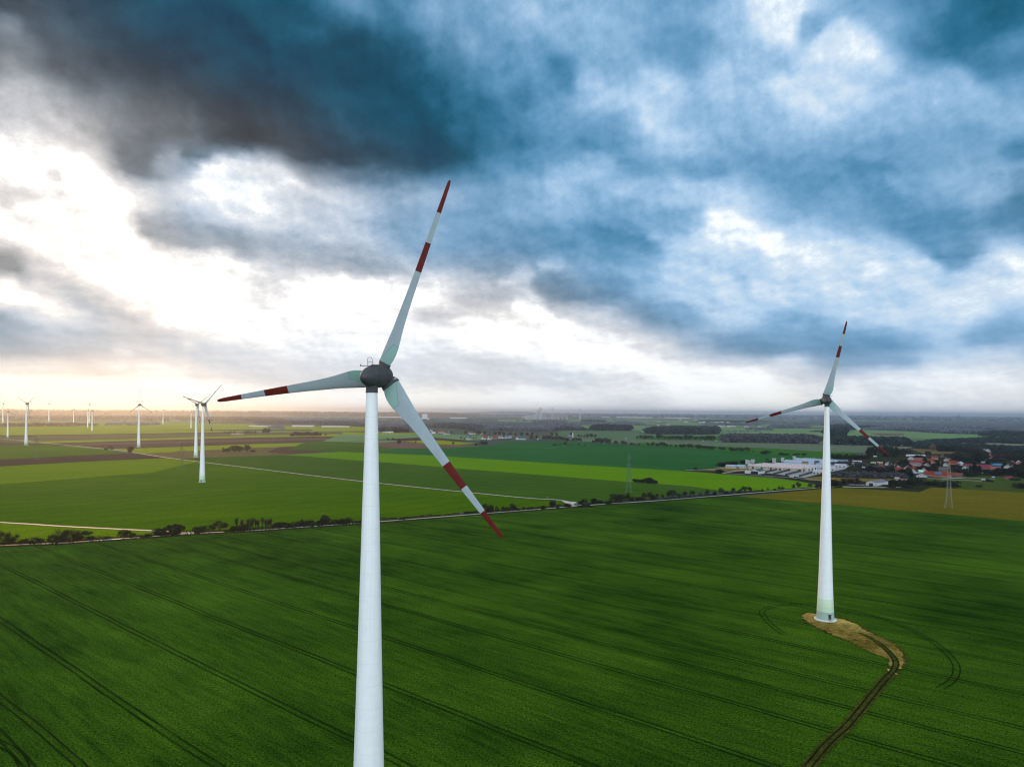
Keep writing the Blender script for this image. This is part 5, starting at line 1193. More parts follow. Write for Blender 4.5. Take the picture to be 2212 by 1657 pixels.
VILL = [
 ('F',1175,715,9,11,3.6,4.4,40,'pink','darkred','pinkish gabled house with dark red roof beside a grey shed'),
 ('F',1640,722,12,24,3.6,4.6,-32,'brown','red','long barn with bright red roof, behind the grey shed'),
 ('F',1570,745,8,21,3.4,2.6,-32,'pink','greyroof','long low shed with grey roof and pinkish wall in front of the red barn'),
 ('F',1740,632,10,22,3.2,4,-32,'brown','pinkroof','rear barn with pinkish red roof behind the bright red barn'),
 ('F',1960,640,9,14,3,3.6,-32,'brown','red','short red roof between a dark fir and the cream gabled house'),
 ('F',1400,862,9,10,3.4,4.4,42,'cream','magenta','cream gabled house with two upper windows and mauve roof'),
 ('F',1590,940,8,11,3.6,4.4,42,'white','black','white house with steep black roof below the mauve roofed house'),
 ('F',1135,885,9,10,3,3.8,-32,'dark','red','small house with red roof left of the white flat roof'),
 ('F',1770,1038,13,9,2.6,3.2,48,'white','bluegrey','broad white gable with low slate roof near the village edge'),
 ('F',2055,730,9,11,3.6,4.6,42,'cream','darkred','cream gabled house in the middle of the village'),
 ('F',1905,765,7,9,3.0,3.8,42,'cream','brownroof','smaller cream gable left of the cream gabled house'),
 ('F',1500,585,10,12,3.2,4,48,'palegrey','greyroof','pale grey gable with dark roof below the white greenhouse'),
 ('F',745,800,7,13,3,4,62,'brown','pinkroof','house showing a steep pink roof slope among brown thicket'),
 ('F',2160,690,9,13,3.2,4,30,'white','red','house with red and white roof right of the cream gabled house'),
 ('F',1720,930,6,9,2.6,2.4,-32,'palegrey','mint_roof','grey shed roof behind the broad white gable'),
 ('F',1340,1050,5,7,2.6,2,-32,'dark','blue','small shed with bright blue roof'),
 ('H',-20,1030,11,34,3.4,4.6,-33,'brick','orange','long orange red farmhouse with blue solar panel on its roof'),
 ('H',120,905,9,12,4.0,4.2,-33,'brown','brownroof','dull brown roof rising behind the solar farmhouse'),
 ('H',375,712,10,15,3.2,4,-33,'brick','orange','bright orange red roof behind the pylon head'),
 ('H',560,735,9,11,3.6,3.6,42,'palegrey','paleblue','pale blue grey house right of the orange roof'),
 ('H',790,802,11,18,3.2,4.2,-33,'brown','magenta','left half of the long magenta roofed barn range'),
 ('H',1120,832,12,26,3.4,4.6,-33,'brown','magenta','right and longer half of the magenta roofed barn range'),
 ('H',700,850,9,11,3.4,4.2,45,'palegrey','teal_roof','house with teal grey roof before the magenta barns'),
 ('H',370,1035,9,22,3.2,3.4,-33,'brown','maroon','long maroon roofed barn with dark doors by the meadow'),
 ('H',1480,765,8,18,3,3,-33,'dark','blue','long blue roof right of the magenta barns'),
 ('H',1470,872,10,14,3,4,-33,'brown','pinkroof','house with pink and white roof below the long blue roof'),
 ('H',1785,810,9,10,3.4,3.4,45,'palegrey','greyroof','grey rendered house at the right end of the village'),
 ('H',1945,795,8,10,3,4,45,'white','red','white house with red roof at the right end of the village'),
 ('H',1890,715,11,12,3.0,5,48,'dark','brownroof','dark timber barn with broad black gable'),
 ('H',2085,705,9,12,3.4,4.2,60,'brick','whiteroof','brick house with a pale metal roof slope'),
 ('H',1815,1085,5.5,9,2,1.8,-33,'brown','magenta','small magenta roofed shelter alone in the meadow'),
 ('H',180,750,6,8,3.0,3.4,45,'white','greyroof','small white gable left of the pylon head'),
 ('H',200,625,9,12,3.2,4.2,60,'grey','pinkroof','grey house with pinkish roof behind the pylon head'),
 ('H',110,520,9,14,3,4,55,'brown','pinkroof','long pinkish roof slope at the back of the village'),
 ('H',680,500,10,12,4.4,4,-33,'yellow','darkred','yellow house with dark red roof among trees'),
 ('H',1180,345,12,16,6,4,-33,'cream','greyroof','large cream house high on the village street'),
 ('H',1190,268,11,18,4,3.5,-33,'white','whiteroof','large white building at the head of the village street'),
 ('H',1265,320,8,10,3.4,4,45,'white','bluegrey','first white house below the head of the village street'),
 ('H',1280,372,8,10,3.4,4,45,'white','greyroof','second white house stepping down the village street'),
 ('H',1330,420,8,10,3.4,4,45,'white','black','third white house stepping down the village street'),
 ('H',1400,470,9,12,3.4,4,-33,'pink','pinkroof','pinkish house on the village street between trees'),
 ('H',1375,565,9,13,3.4,4,-33,'white','pinkroof','lowest white house with pink roof on the village street'),
 ('H',665,222,10,12,3.6,4.6,-33,'pink','purple','house with purple roof at the edge of the wood'),
 ('H',750,300,9,13,5,4.4,45,'pink','pinkroof','tall pink house near the purple roof'),
 ('H',830,295,7,12,3,2.4,-33,'white','blue','low white house with blue roof near the tall pink house'),
 ('H',545,222,9,12,3,3,-33,'white','whiteroof','white house alone before the dark wood'),
 ('H',200,225,7,9,3,3,-33,'white','whiteroof','tiny white house left in front of the dark wood'),
 ('H',1900,368,9,12,3.2,3.6,-33,'grey','purple','far house with purple grey roof on the right'),
 ('H',1965,478,9,14,3.2,4,50,'brown','pinkroof','dull pink roof among trees at the right edge'),
 ('H',2120,520,10,12,4,4,-33,'grey','bluegrey','grey house among trees at the right edge'),
 ('H',1240,640,8,10,3.2,3.6,45,'grey','bluegrey','blue grey roof behind the magenta barns'),
  ('F',905,735,8,10,3.2,3.6,42,'grey','greyroof','small grey house left of the mint green building'),
 ('F',620,790,8,11,3,3.4,-32,'cream','darkred','low cream house left of the steep pink roof'),
 ('F',1600,865,7,9,3,3.4,-32,'white','red','small white house with red roof right of the mauve roofed house'),
 ('F',1840,900,8,10,3.2,3.8,48,'palegrey','brownroof','grey house with brown roof above the broad white gable'),
 ('F',2110,575,9,12,3.4,4,-32,'cream','maroon','cream house with maroon roof right of the short red roof'),
 ('H',330,585,8,11,3.4,4,45,'cream','brownroof','cream house with brown roof among trees behind the orange red roof'),
 ('H',440,560,9,12,3.4,4,-33,'white','darkred','white house with dark red roof among trees behind the orange red roof'),
 ('H',905,560,9,12,3.4,4,-33,'palegrey','red','pale house with red roof among trees behind the magenta barns'),
 ('H',1505,590,8,10,3.4,4,45,'white','greyroof','white gable among trees right of the village street'),
 ('H',1640,575,9,12,3.4,4,-33,'cream','red','cream house with red roof right of the village street'),
 ('H',1765,620,8,11,3.4,4,45,'palegrey','pinkroof','pale house with pinkish roof left of the dark timber barn'),
 ('H',1610,470,9,12,3.4,4,-33,'white','brownroof','white house with brown roof below the long far hall'),
 ('F',1740,245,9,14,3.5,3.8,-32,'white','bluegrey','white and blue house beside the golden brown tree'),
]
for (t, x, y, W, L, hw, hr, yaw, wl, rf, lb) in VILL:
    house(T_[t](x, y), W, L, hw, hr, yaw, wl, rf, lb, GHS, 2, solar=('solar' in lb), name='barn' if 'barn' in lb and 'beside' not in lb and 'before' not in lb and 'behind' not in lb else 'house')
GSH = 'sheds and light outbuildings of the village'
for (t, x, y, W, L, h, yaw, wl, rf, lb) in (
 ('F',1015,735,6,7,3.4,-32,'mint','mint_roof','mint green little building left of the pinkish gabled house'),
 ('F',1240,805,4,12,2.6,-32,'white','whiteroof','flat white roofed shed right of the small red roof'),
 ('F',1130,1110,4,5,3,-32,'white','whiteroof','small white hut right of the grey barn'),
 ('F',90,680,9,16,4.4,-32,'palegrey','whiteroof','white roofed open shed, farthest right of the farm sheds'),
 ('F',1250,1125,4,13,2.2,-32,'palegrey','pinkroof','low pinkish outbuilding beside the white hut'),
 ('F',290,810,4,7,2.4,-32,'grey','paleblue','pale blue tarpaulin roof in the gardens'),
 ('F',520,690,4,8,2.4,-32,'yellow','mint_roof','yellow and green garden hut near the farm sheds'),
 ('F',690,690,4,9,2.6,-32,'yellow','whiteroof','pale yellow garden hut above the steep pink roof'),
 ('F',560,515,4,6,2.4,-32,'white','whiteroof','small white roof on the green plot under the blade tip'),
 ('H',570,1000,6,10,3,-33,'white','whiteroof','white flat roofed block at the end of the maroon barn'),
 ('H',1080,960,4,7,2.4,-33,'dark','whiteroof','low shed with white roof at the meadow edge'),
 ('H',1760,930,3.5,4,2.4,-33,'dark','whiteroof','right one of two tiny white roofs by the meadow'),
 ('H',1695,935,3.5,3.5,2.4,-33,'dark','paleblue','left one of two tiny roofs by the meadow'),
 ('H',1205,1152,4,8,2.6,-33,'dark','whiteroof','white roofed field shelter beside the lower farm track'),
 ('H',1415,1070,2.4,3,2,-33,'dark','whiteroof','tiny white roofed box at the end of the upper farm track'),
 ('H',1500,345,6,9,3.2,-33,'white','whiteroof','small far white block left of the long white hall'),
 ('H',1650,352,8,18,3.6,-33,'white','whiteroof','long far white hall above the village'),
 ('H',1150,680,4,5,3,-33,'grey','paleblue','small pale hut above the magenta barns'),
 ('H',1700,690,5,7,3,-33,'grey','mint_roof','small grey green hut near the dark timber barn'),
):
    flat_shed(T_[t](x, y), W, L, h, yaw, wl, rf, lb, GSH)
# the white greenhouse behind the village
def long_hall(pa, pb, W, hw, hr, wall, roofm, label, name='hall', cat='hall', panes=0, group=None, solar=None, doors=3, endw=True):
    """gabled hall whose near eave line runs from pa to pb"""
    a, b = Vector(pa[:2]), Vector(pb[:2]); d = b-a; L = d.length; yaw = math.atan2(d.y, d.x)
    n = Vector((-d.y, d.x)).normalized()
    if n.dot(a) < 0: n = -n
    c = (a+b)/2+n*W/2
    o = empty(name, (c.x, c.y, 0), yaw); tag(o, label, cat, group)
    gable_walls(L, W, hw, hr).build('wall', wall, o)
    rf = gable_roof(L, W, hw, hr, .2, .4).build('roof', roofm, o)
    if solar:
        sl = hr/(W/2); s0 = .4
        for k in range(solar[1]):
            mb = MB(); x0 = -L/2+L*(k+.04)/solar[1]; x1 = -L/2+L*(k+.96)/solar[1]; y0, y1 = -W/2*.95, -W/2*.08; z = lambda yy: hw+hr+sl*yy+.30
            mb.add([(x0,y0,z(y0)),(x1,y0,z(y0)),(x1,y1,z(y1)),(x0,y1,z(y1)),(x0,y0,z(y0)+.08),(x1,y0,z(y0)+.08),(x1,y1,z(y1)+.08),(x0,y1,z(y1)+.08)], [(3,2,1,0),(4,5,6,7),(0,1,5,4),(1,2,6,5),(2,3,7,6),(3,0,4,7)])
            mb.build('solar_panel', solar[0], rf)
    for k in range(panes):
        x = -L/2+L*(k+.5)/panes; w_ = link('window', ME_WIN, o); w_.location = (x, -W/2-.03, hw*.6); w_.scale = (1.8, 1, .9)
        f_ = link('window_frame', ME_FRM, w_)
    for k in range(doors):
        dd = MB(); x = -L/2+L*(k+.5)/doors+2.1; dd.box((x, -W/2-.05, hw*.38), (2.8, .12, hw*.72)); dd.build('door', M['dark_in'], o)
    if endw:
        dd = MB(); dd.box((L/2+.05, 0, hw*.42), (.12, W*.35, hw*.8)); dd.build('gate', M['dark_in'], o)
    return o
long_hall(TF(1395,498), TF(1870,508), 10, 2.6, 1.6, M['w_white'], M['r_whiteroof'], 'long low white greenhouse at the back of the village', 'greenhouse', 'greenhouse', 8)
long_hall(TF(335,1235), TF(595,1275), 1, 1, 1, M['w_white'], M['r_greyroof'], 'x') if False else None
# grey barn in front of the village: gable wall faces the lens
pa, pb, pc = Vector(TF(335, 1235)), Vector(TF(595, 1275)), Vector(TF(1050, 1215))
dv = (pc-pb); Lb = 34; dirb = dv.normalized()
W_b = (pb-pa).length
a2 = pb; b2 = pb+dirb*Lb
ob = long_hall(b2, a2, 13, 4.6, 2.2, M['w_palegrey'], M['r_greyroof'], 'big barn with grey corrugated roof and pale gable wall by the road end', 'barn', 'barn', 0, doors=4)
# farm: long parallel sheds
GFA = 'long sheds of the big farm'
def g2(x, y): return TG(x, y)
long_hall(g2(125, 372), g2(1262, 442), 14, 5.0, 2.4, M['w_cream'], M['red_stripe'], 'long cream farm shed with red striped white roof, foremost of the sheds', 'farm_shed', 'farm shed', 14, GFA, doors=6)
A_, B_ = Vector(g2(125, 372)), Vector(g2(1262, 442)); nd = (B_-A_).normalized(); nn_ = Vector((-nd.y, nd.x)); nn_ = nn_ if nn_.dot(A_) > 0 else -nn_
for k, lb in enumerate(('second span of the red striped farm shed', 'third span of the red striped farm shed', 'fourth and rearmost span of the red striped farm shed')):
    off = nn_*(14.6*(k+1)); long_hall(A_+off+nd*6, B_+off+nd*3, 14, 5.0, 2.4, M['w_white'], M['red_stripe'], lb, 'farm_shed', 'farm shed', 0, GFA, doors=0)
for (xa, ya, xb2, yb2, lb, mat_, so_) in ((670,335,1640,390,'pale blue striped farm shed right behind the brown tanks','w_palegrey',None),(870,272,1740,325,'second pale blue striped farm shed','w_palegrey',None),(1095,232,2020,292,'third pale blue striped farm shed','w_palegrey',None)):
    long_hall(g2(xa, ya), g2(xb2, yb2), 18, 3.8, 3.2, M[mat_], M['r_paleblue'], lb, 'farm_shed', 'farm shed', 0, GFA, (M['solar_light'], 1), doors=0)
long_hall(g2(1260,232), g2(2150,288), 17, 4.2, 3.4, M['w_palegrey'], M['r_whiteroof'], 'rearmost farm shed carrying four dark blue solar fields', 'farm_shed', 'farm shed', 0, GFA, (M['solar_dark'], 4), doors=0)
long_hall(TD(205,722), TD(545,728), 12, 3.6, 2.2, M['w_cream'], M['r_bluegrey'], 'low cream building with blue grey roof at the left end of the farm', 'outbuilding', 'outbuilding', 7, None, (M['solar_light'], 2), doors=1)
# green roofed hall with an open front
pa, pb = Vector(TG(265, 490)), Vector(TG(390, 482))
o = empty('machine_hall', (*(TG(330, 478)), 0), R(46)); tag(o, 'white hall with dark green roof and wide dark opening on the farm', 'hall')
gable_walls(19, 15, 4.8, 2.4).build('wall', M['w_white'], o); gable_roof(19, 15, 4.8, 2.4).build('roof', M['r_teal_roof'], o)
d = MB(); d.box((-9.56, 0, 2.3), (.14, 11, 4.0)); d.build('opening', M['dark_in'], o)
d = MB(); d.box((-8, 11, 2.2), (7, 7, 4.4)); d.build('annex', M['w_white'], o)
d = MB(); d.tube((-5, 9.5, 0), (-5, 9.5, 11), .5, .45, 12); d.build('vent_pipe', M['w_palegrey'], o)
# white roofed open sheds right of the tower
GWS = 'white roofed sheds right of the right tower'
for (X, y, W, L, lb) in ((7170,838,11,17,'first white roofed shed, partly behind the right tower'),(7265,812,11,18,'second white roofed shed from the right tower'),(7345,795,11,17,'third white roofed shed from the right tower'),(7075,868,12,15,'low white roofed shed left of the right tower')):
    flat_shed(Z(X, y), W, L, 4.6, -38, 'palegrey', 'whiteroof', lb, GWS, doors=3)
# silos, tanks and feed towers
M['tank'] = plain('tank_brown', (.20, .13, .035), .45, .3, .6); M['tank_dark'] = plain('tank_dark', (.05, .05, .05), .5, .3, .6)
def silo(p, r, h, mat, label, group, cone=True):
    o = empty('silo', (p[0], p[1], 0)); tag(o, label, 'silo', group)
    b = MB(); b.lathe([(-.2, r), (h*.06, r), (h*.07, r*1.03), (h*.1, r), (h*.5, r), (h*.51, r*1.03), (h*.54, r), (h, r)], 20); auto_smooth(b.build('tank', M[mat], o))
    c = MB(); c.lathe([(h, r*1.04), (h+r*.5, r*.25), (h+r*.55, .05)], 20); c.build('lid', M['dark_metal'], o)
    l_ = MB()
    for s in (-.2, .2): l_.tube((s, -r-.12, 0), (s, -r-.12, h), .04, .04, 4)
    for k in range(int(h/.6)): l_.tube((-.2, -r-.12, .4+k*.6), (.2, -r-.12, .4+k*.6), .03, .03, 4)
    l_.build('ladder', M['step'], o)
    return o
for i, x in enumerate((1274, 1305, 1338, 1370)): silo(g2(x, 348), 1.75, 9.5, 'tank', ('leftmost','second','third','rightmost')[i]+' brown tank of the four before the pale blue shed roof', 'four brown tanks on the farm')
for i, x in enumerate((1530, 1564, 1600)): silo(g2(x, 312), 1.5, 8.5, 'tank_dark', ('left','middle','right')[i]+' small dark silo of the three left of the right tower', 'three dark silos on the farm')
GFT = 'grey feed towers behind the farm sheds'
for (x, y, w, h, lb) in ((115,285,5,9,'left feed tower of the pair at the left end'),(165,288,4,8,'white capped block beside the left feed tower'),(238,268,6,8.5,'right feed tower of the pair at the left end'),(680,262,6,10,'feed tower behind the first pale blue shed'),(855,240,5.5,9.5,'feed tower behind the second pale blue shed'),(1098,205,5.5,9.5,'feed tower behind the third pale blue shed')):
    p = g2(x, y+18); o = empty('feed_tower', (p[0], p[1], 0), R(-42)); tag(o, lb, 'silo', GFT)
    b = MB()
    for k in range(3): b.lathe([(1.6, .3), (2.6, w*.17), (h, w*.17)], 14); b.v = [(v[0]+(0 if i < len(b.v)-42 else (k-1)*w*.36), v[1], v[2]) for i, v in enumerate(b.v)]
    b.build('bins', M['w_palegrey'], o)
    c = MB(); c.box((0, 0, h+.3), (w*1.1, w*.45, .6)); c.build('cap', M['w_white'], o)
    l = MB()
    for sx in (-1, 1):
        for sy in (-1, 1): l.tube((sx*w*.5, sy*w*.18, 0), (sx*w*.5, sy*w*.18, h*.9), .12, .12, 5)
    l.build('frame', M['dark_metal'], o)
# silage bunker walls
GSI = 'dark silage walls of the farm'
for i, (xa, ya, xb2, yb2) in enumerate(((385,488,735,408),(668,505,975,420),(922,520,1228,440),(1210,545,1490,460))):
    a, b = Vector(g2(xa, ya)), Vector(g2(xb2, yb2)); c = (a+b)/2; d = b-a
    o = empty('silage_wall', (c.x, c.y, 0), math.atan2(d.y, d.x)); tag(o, ('first dark silage wall, right of the green roofed hall', 'second dark silage wall', 'third dark silage wall', 'fourth dark silage wall, nearest the right tower')[i], 'wall', GSI)
    w = MB(); w.box((0, 0, 1.4), (d.length, 1.6, 3.0)); w.build('wall', M['dark_in'], o)
    w = MB()
    for k in range(12): w.box((-d.length/2+d.length*(k+.5)/12, -.95, 1.1), (.3, .3, 2.4))
    w.build('buttresses', M['concrete'], o)
p = g2(1040, 560); o = empty('trailer', (p[0], p[1], 0), R(-36)); tag(o, 'cream coloured trailer box by the farm lane with two dark openings', 'trailer')
b = MB(); b.box((0, 0, 2.0), (6.2, 2.5, 2.6)); b.build('box', M['w_cream'], o)
for z_ in (1.5, 2.5):
    b = MB(); b.box((-1.9, -1.28, z_), (.8, .08, .7)); b.build('opening', M['dark_in'], o)
for x_ in (-1.8, 1.8):
    b = MB(); b.tube((x_, -1.3, .42), (x_, 1.3, .42), .42, .42, 14); b.build('wheel', M['dark_in'], o)

# middle village, far smaller
GMV = 'houses of the middle village'
for (t, x, y, W, L, hw, hr, yaw, wl, rf, lb) in (
 ('V',1080,480,13,26,4,5,0,'cream','pinkroof','broad house with dull red roof in the middle village'),
 ('V',945,494,11,16,3.5,4,20,'cream','whiteroof','pale house with cream roof left of the dull red roof'),
 ('V',1150,508,9,12,3.6,4,60,'white','greyroof','small white gable below the dull red roof'),
 ('V',1195,503,8,12,4,4.5,50,'white','black','tall white gable right of the dull red roof'),
 ('V',912,448,8,10,4,4,50,'white','greyroof','white gable left and above the dull red roof'),
 ('V',1230,480,10,16,3.6,4,0,'grey','greyroof','grey roofed house right of the dull red roof'),
 ('V',1590,500,11,13,4,4.6,40,'white','pinkroof','white house alone on the field edge right of the blade'),
 ('V',1650,505,9,11,3,3.4,0,'grey','greyroof','low grey house next to the white one on the field edge'),
 ('V',1775,505,10,12,4,4,0,'cream','pinkroof','beige house behind the conifers'),
 ('V',1820,585,11,15,4,5.4,45,'white','red','white house with steep red roof in the middle village front row'),
 ('V',1915,594,10,12,3.6,5,60,'white','brownroof','white pointed gable in the middle village front row'),
 ('V',2015,566,11,22,4,5,0,'brown','orange','long orange red roof in the middle village'),
 ('V',1560,597,10,14,3.6,5,55,'grey','bluegrey','grey pointed gable left of the front row conifers'),
 ('V',1935,566,11,13,4,4.4,40,'grey','teal_roof','teal roofed house before the long orange red roof'),
 ('V',2095,568,10,14,4,4.4,0,'grey','greyroof','grey roofed house right of the long orange red roof'),
 ('V',2155,574,9,12,3.6,4,55,'white','black','white gable with black roof at the right of the middle village'),
 ('V',2200,570,9,11,3.6,4,50,'white','bluegrey','white house ending the middle village front row'),
 ('W',195,778,10,12,4,5,60,'white','greyroof','white gable before the teal roof near the green field edge'),
 ('W',270,778,12,20,4,5.4,10,'palegrey','teal_roof','big house with teal roof near the green field edge'),
 ('W',370,768,10,16,3.4,4,0,'brown','brownroof','brown roofed barn right of the teal roof'),
 ('W',60,750,10,14,4,4.4,0,'grey','bluegrey','grey house left of the white gable and the teal roof'),
 ('W',1095,742,10,16,4,5,0,'dark','bluegrey','dark blue roofed house beside a slim white tower'),
 ('L',1170,134,9,12,3.5,4,40,'white','pinkroof','white gabled house of the pink roofed farmstead'),
):
    house(T_[t](x, y), W, L, hw, hr, yaw, wl, rf, lb, GMV, 1)
long_hall(TL(1045, 138), TL(1255, 138), 11, 3, 2.4, M['w_white'], M['r_pinkroof'], 'long white farmstead building with pink roof on the plain', 'farmhouse', 'farmhouse', 6, doors=2)
long_hall(TV(55, 478), TV(245, 480), 16, 4, 2, M['w_palegrey'], M['r_mint_roof'], 'long pale greenhouse hall before the brown wood', 'greenhouse', 'greenhouse', 6)
long_hall(TV(-60, 474), TV(20, 476), 12, 4, 2, M['w_palegrey'], M['r_paleblue'], 'pale greenhouse hall partly behind the main tower', 'greenhouse', 'greenhouse', 4)
p = TW(1142, 745); o = empty('water_tower', (p[0], p[1], 0)); tag(o, 'slim white tower beside the dark blue roofed house', 'tower'); b = MB(); b.lathe([(0, 2), (12, 1.8), (12.5, 2.4), (16, 2.4), (17.5, .3)], 16); b.build('shaft', M['w_white'], o)
# distant white halls and houses
GFW = 'far white halls and houses on the plain'
random.seed(5)
for (t, x, y, L, h, lb) in (('E',1140,397,36,9,'left white hall of the far estate'),('E',1197,397,22,14,'pointed white building in the far estate'),('E',1262,402,40,7,'low white hall in the far estate'),('E',1320,400,24,9,'small white hall in the far estate'),('E',1422,398,70,9,'longest white hall of the far estate'),('E',1516,404,26,18,'tall pinkish block of the far estate'),('E',1612,398,30,9,'right end white hall of the far estate'),
    ('E',788,345,45,12,'far white hall on the hazy plain'),('E',1052,358,40,9,'pale far hall right of the white one'),('E',885,390,30,9,'far white hall beside grey trees'),('E',420,380,46,5,'flat far white roof in the haze'),('E',1066,458,16,5,'white cottage under the dark far copse'),('E',1308,458,34,5,'long low white shed on the pasture edge'),('E',1472,462,18,8,'white gabled house on the pasture edge'),('E',1535,466,26,5,'low white shed on the pasture edge'),('E',1622,468,24,7,'white house right on the pasture edge'),('E',1705,463,34,6,'white hall right on the pasture edge'),('E',1730,428,24,6,'white house before the far forest block'),('E',152,552,20,5,'white shed left of the dark wood'),('E',655,458,16,5,'tiny far white cottage'),('E',570,432,26,4,'flat far white roof near grey trees'),('E',405,440,18,4,'tiny far white roof on the left'),('E',2160,467,22,5,'white house under the far conifers'),('E',1930,468,30,5,'low pale house under the red blade tip')):
    p = T_[t](x, y); flat_shed(p, L*.45, L, h, random.uniform(-12, 12), 'pink' if 'pinkish' in lb else 'white', 'whiteroof', lb, GFW, 'hall', 'hall', 0)
for (X, y, L, h, lb) in ((3370,382,420,12,'long far white greenhouse strip right of the main tower'),(3590,398,330,14,'second far white strip right of the blade'),(3960,391,220,14,'far white strip left of the cement works'),(4575,384,260,10,'far white strip below the cement works'),(4760,386,260,10,'second far white strip below the cement works'),(3670,398,60,60,'tall far white block on the hazy plain'),(2260,462,130,6,'long low white strip left of the main tower'),(2620,462,120,8,'far white hall left of the main tower'),(2900,465,150,6,'flat far white roofs left of the main tower'),
    (5480,357,700,14,'long far white glasshouse line on the horizon'),(5230,357,160,12,'short far white glasshouse line on the horizon'),(5850,359,500,12,'right far white glasshouse line on the horizon')):
    Yv = min(Z(X, y)[1], 14000); p = Z(X, y); k = Yv/p[1]
    flat_shed((p[0]*k, p[1]*k), L*.12+10, L, h, 0, 'white', 'whiteroof', lb, GFW, 'hall', 'hall', 0)
# cement works on the horizon
Y0 = 9000
def atW(u, Yv=Y0): return ((1900+u*.217)*.57604-CXD)*Yv/FD
def hW(u, v, Yv=Y0): return height_at(1900+u*.217, 1480+v*.217, Yv)
x0 = atW(580); o = empty('cement_works', (x0, Y0, 0)); tag(o, 'pale cement works with tall square tower on the horizon', 'factory')
M['works'] = plain('works_concrete', (.33, .34, .35), .9, .2, .02); M['works_dark'] = plain('works_cladding', (.28, .32, .36), .9, .2, .02); M['works_warm'] = plain('works_warm', (.55, .42, .34), .9, .2, .02)
H = hW(580, 232)
b = MB(); b.box((0, 0, H/2), (36, 30, H)); b.box((2, 0, H+4), (14, 16, 8)); b.build('preheater_tower', M['works_warm'], o)
b = MB(); b.box((-18.5, 0, hW(580, 275)*.5), (1.5, 30.5, hW(580, 275))); b.box((0, -15.5, hW(580, 300)*.5), (20, 1, hW(580, 300))); b.build('cladding', M['works_dark'], o)
b = MB(); b.box((atW(545)-x0, 10, hW(545, 270)/2), (13, 24, hW(545, 270))); b.build('side_tower', M['works_dark'], o)
b = MB(); b.box((atW(515)-x0, 10, hW(515, 288)/2), (18, 24, hW(515, 288))); b.build('stair_tower', M['works_warm'], o)
b = MB(); b.box((atW(490)-x0, 0, hW(490, 348)/2), (45, 40, hW(490, 348))); b.build('mill_hall', M['works'], o)
b = MB(); b.box((atW(400)-x0, 60, hW(400, 356)/2), (120, 50, hW(400, 356))); b.build('storage_hall', M['works'], o)
random.seed(9)
for i in range(18):
    u = 625+i*25+random.uniform(-8, 8); top = random.uniform(318, 366)
    b = MB()
    if i % 3 == 0: b.lathe([(0, 5), (hW(u, top), 5), (hW(u, top)+4, 1.5)], 14)
    else: b.box((0, 0, hW(u, top)/2), (random.uniform(6, 15), 30, hW(u, top)))
    q_ = b.build('silo_block', M['works'], o); q_.location = (atW(u)-x0, random.uniform(-40, 60), 0)
b = MB(); b.tube((atW(640)-x0, 0, hW(640, 350)), (atW(700)-x0, 0, hW(700, 320)), 3, 3, 6); b.tube((atW(960)-x0, 0, hW(960, 350)), (atW(1075)-x0, 0, hW(1075, 305)), 5, 5, 6); b.build('conveyor', M['works_dark'], o)
sm = MB(); random.seed(2)
for i in range(4):
    t = i/3; c = Vector((atW(552-22*t), Y0+5, hW(550, 225-95*t)-2)); r = 6+8*t
    vs = []; n = 10; m_ = 7
    for a in range(m_+1):
        for k in range(n):
            th = math.pi*a/m_; ph = 2*math.pi*k/n; rr = r*(1+random.uniform(-.15, .15)); vs.append((c.x+rr*math.sin(th)*math.cos(ph), c.y+rr*math.sin(th)*math.sin(ph), c.z+rr*1.25*math.cos(th)))
    sm.add(vs, [((a+1)*n+k, (a+1)*n+(k+1) % n, a*n+(k+1) % n, a*n+k) for a in range(m_) for k in range(n)])
mm = bpy.data.materials.new('smoke'); mm.use_nodes = True; mm.node_tree.nodes.remove(mm.node_tree.nodes['Principled BSDF'])
pv2 = mm.node_tree.nodes.new('ShaderNodeVolumePrincipled'); pv2.inputs['Color'].default_value = (.75, .75, .75, 1); pv2.inputs['Density'].default_value = .006
mm.node_tree.links.new(pv2.outputs[0], mm.node_tree.nodes['Material Output'].inputs['Volume'])
tag(sm.build('smoke', mm), 'thin grey smoke plume rising from the cement works', 'smoke', kind='stuff')
# city towers barely showing on the right horizon
GCT = 'pale far city blocks on the horizon'
random.seed(14)
for i in range(16):
    az = R(random.uniform(18, 34)); Yv = 26000; h = random.uniform(75, 112)
    b = MB(); b.box((0, 0, h/2), (random.uniform(50, 160), 60, h)); b.box((random.uniform(-15, 15), 0, h+4), (20, 20, 8)); q_ = b.build('tower_block', M['works']); q_.location = (math.tan(az)*Yv, Yv, 0)
    tag(q_, 'pale far tower block on the right horizon', 'tower block', GCT)

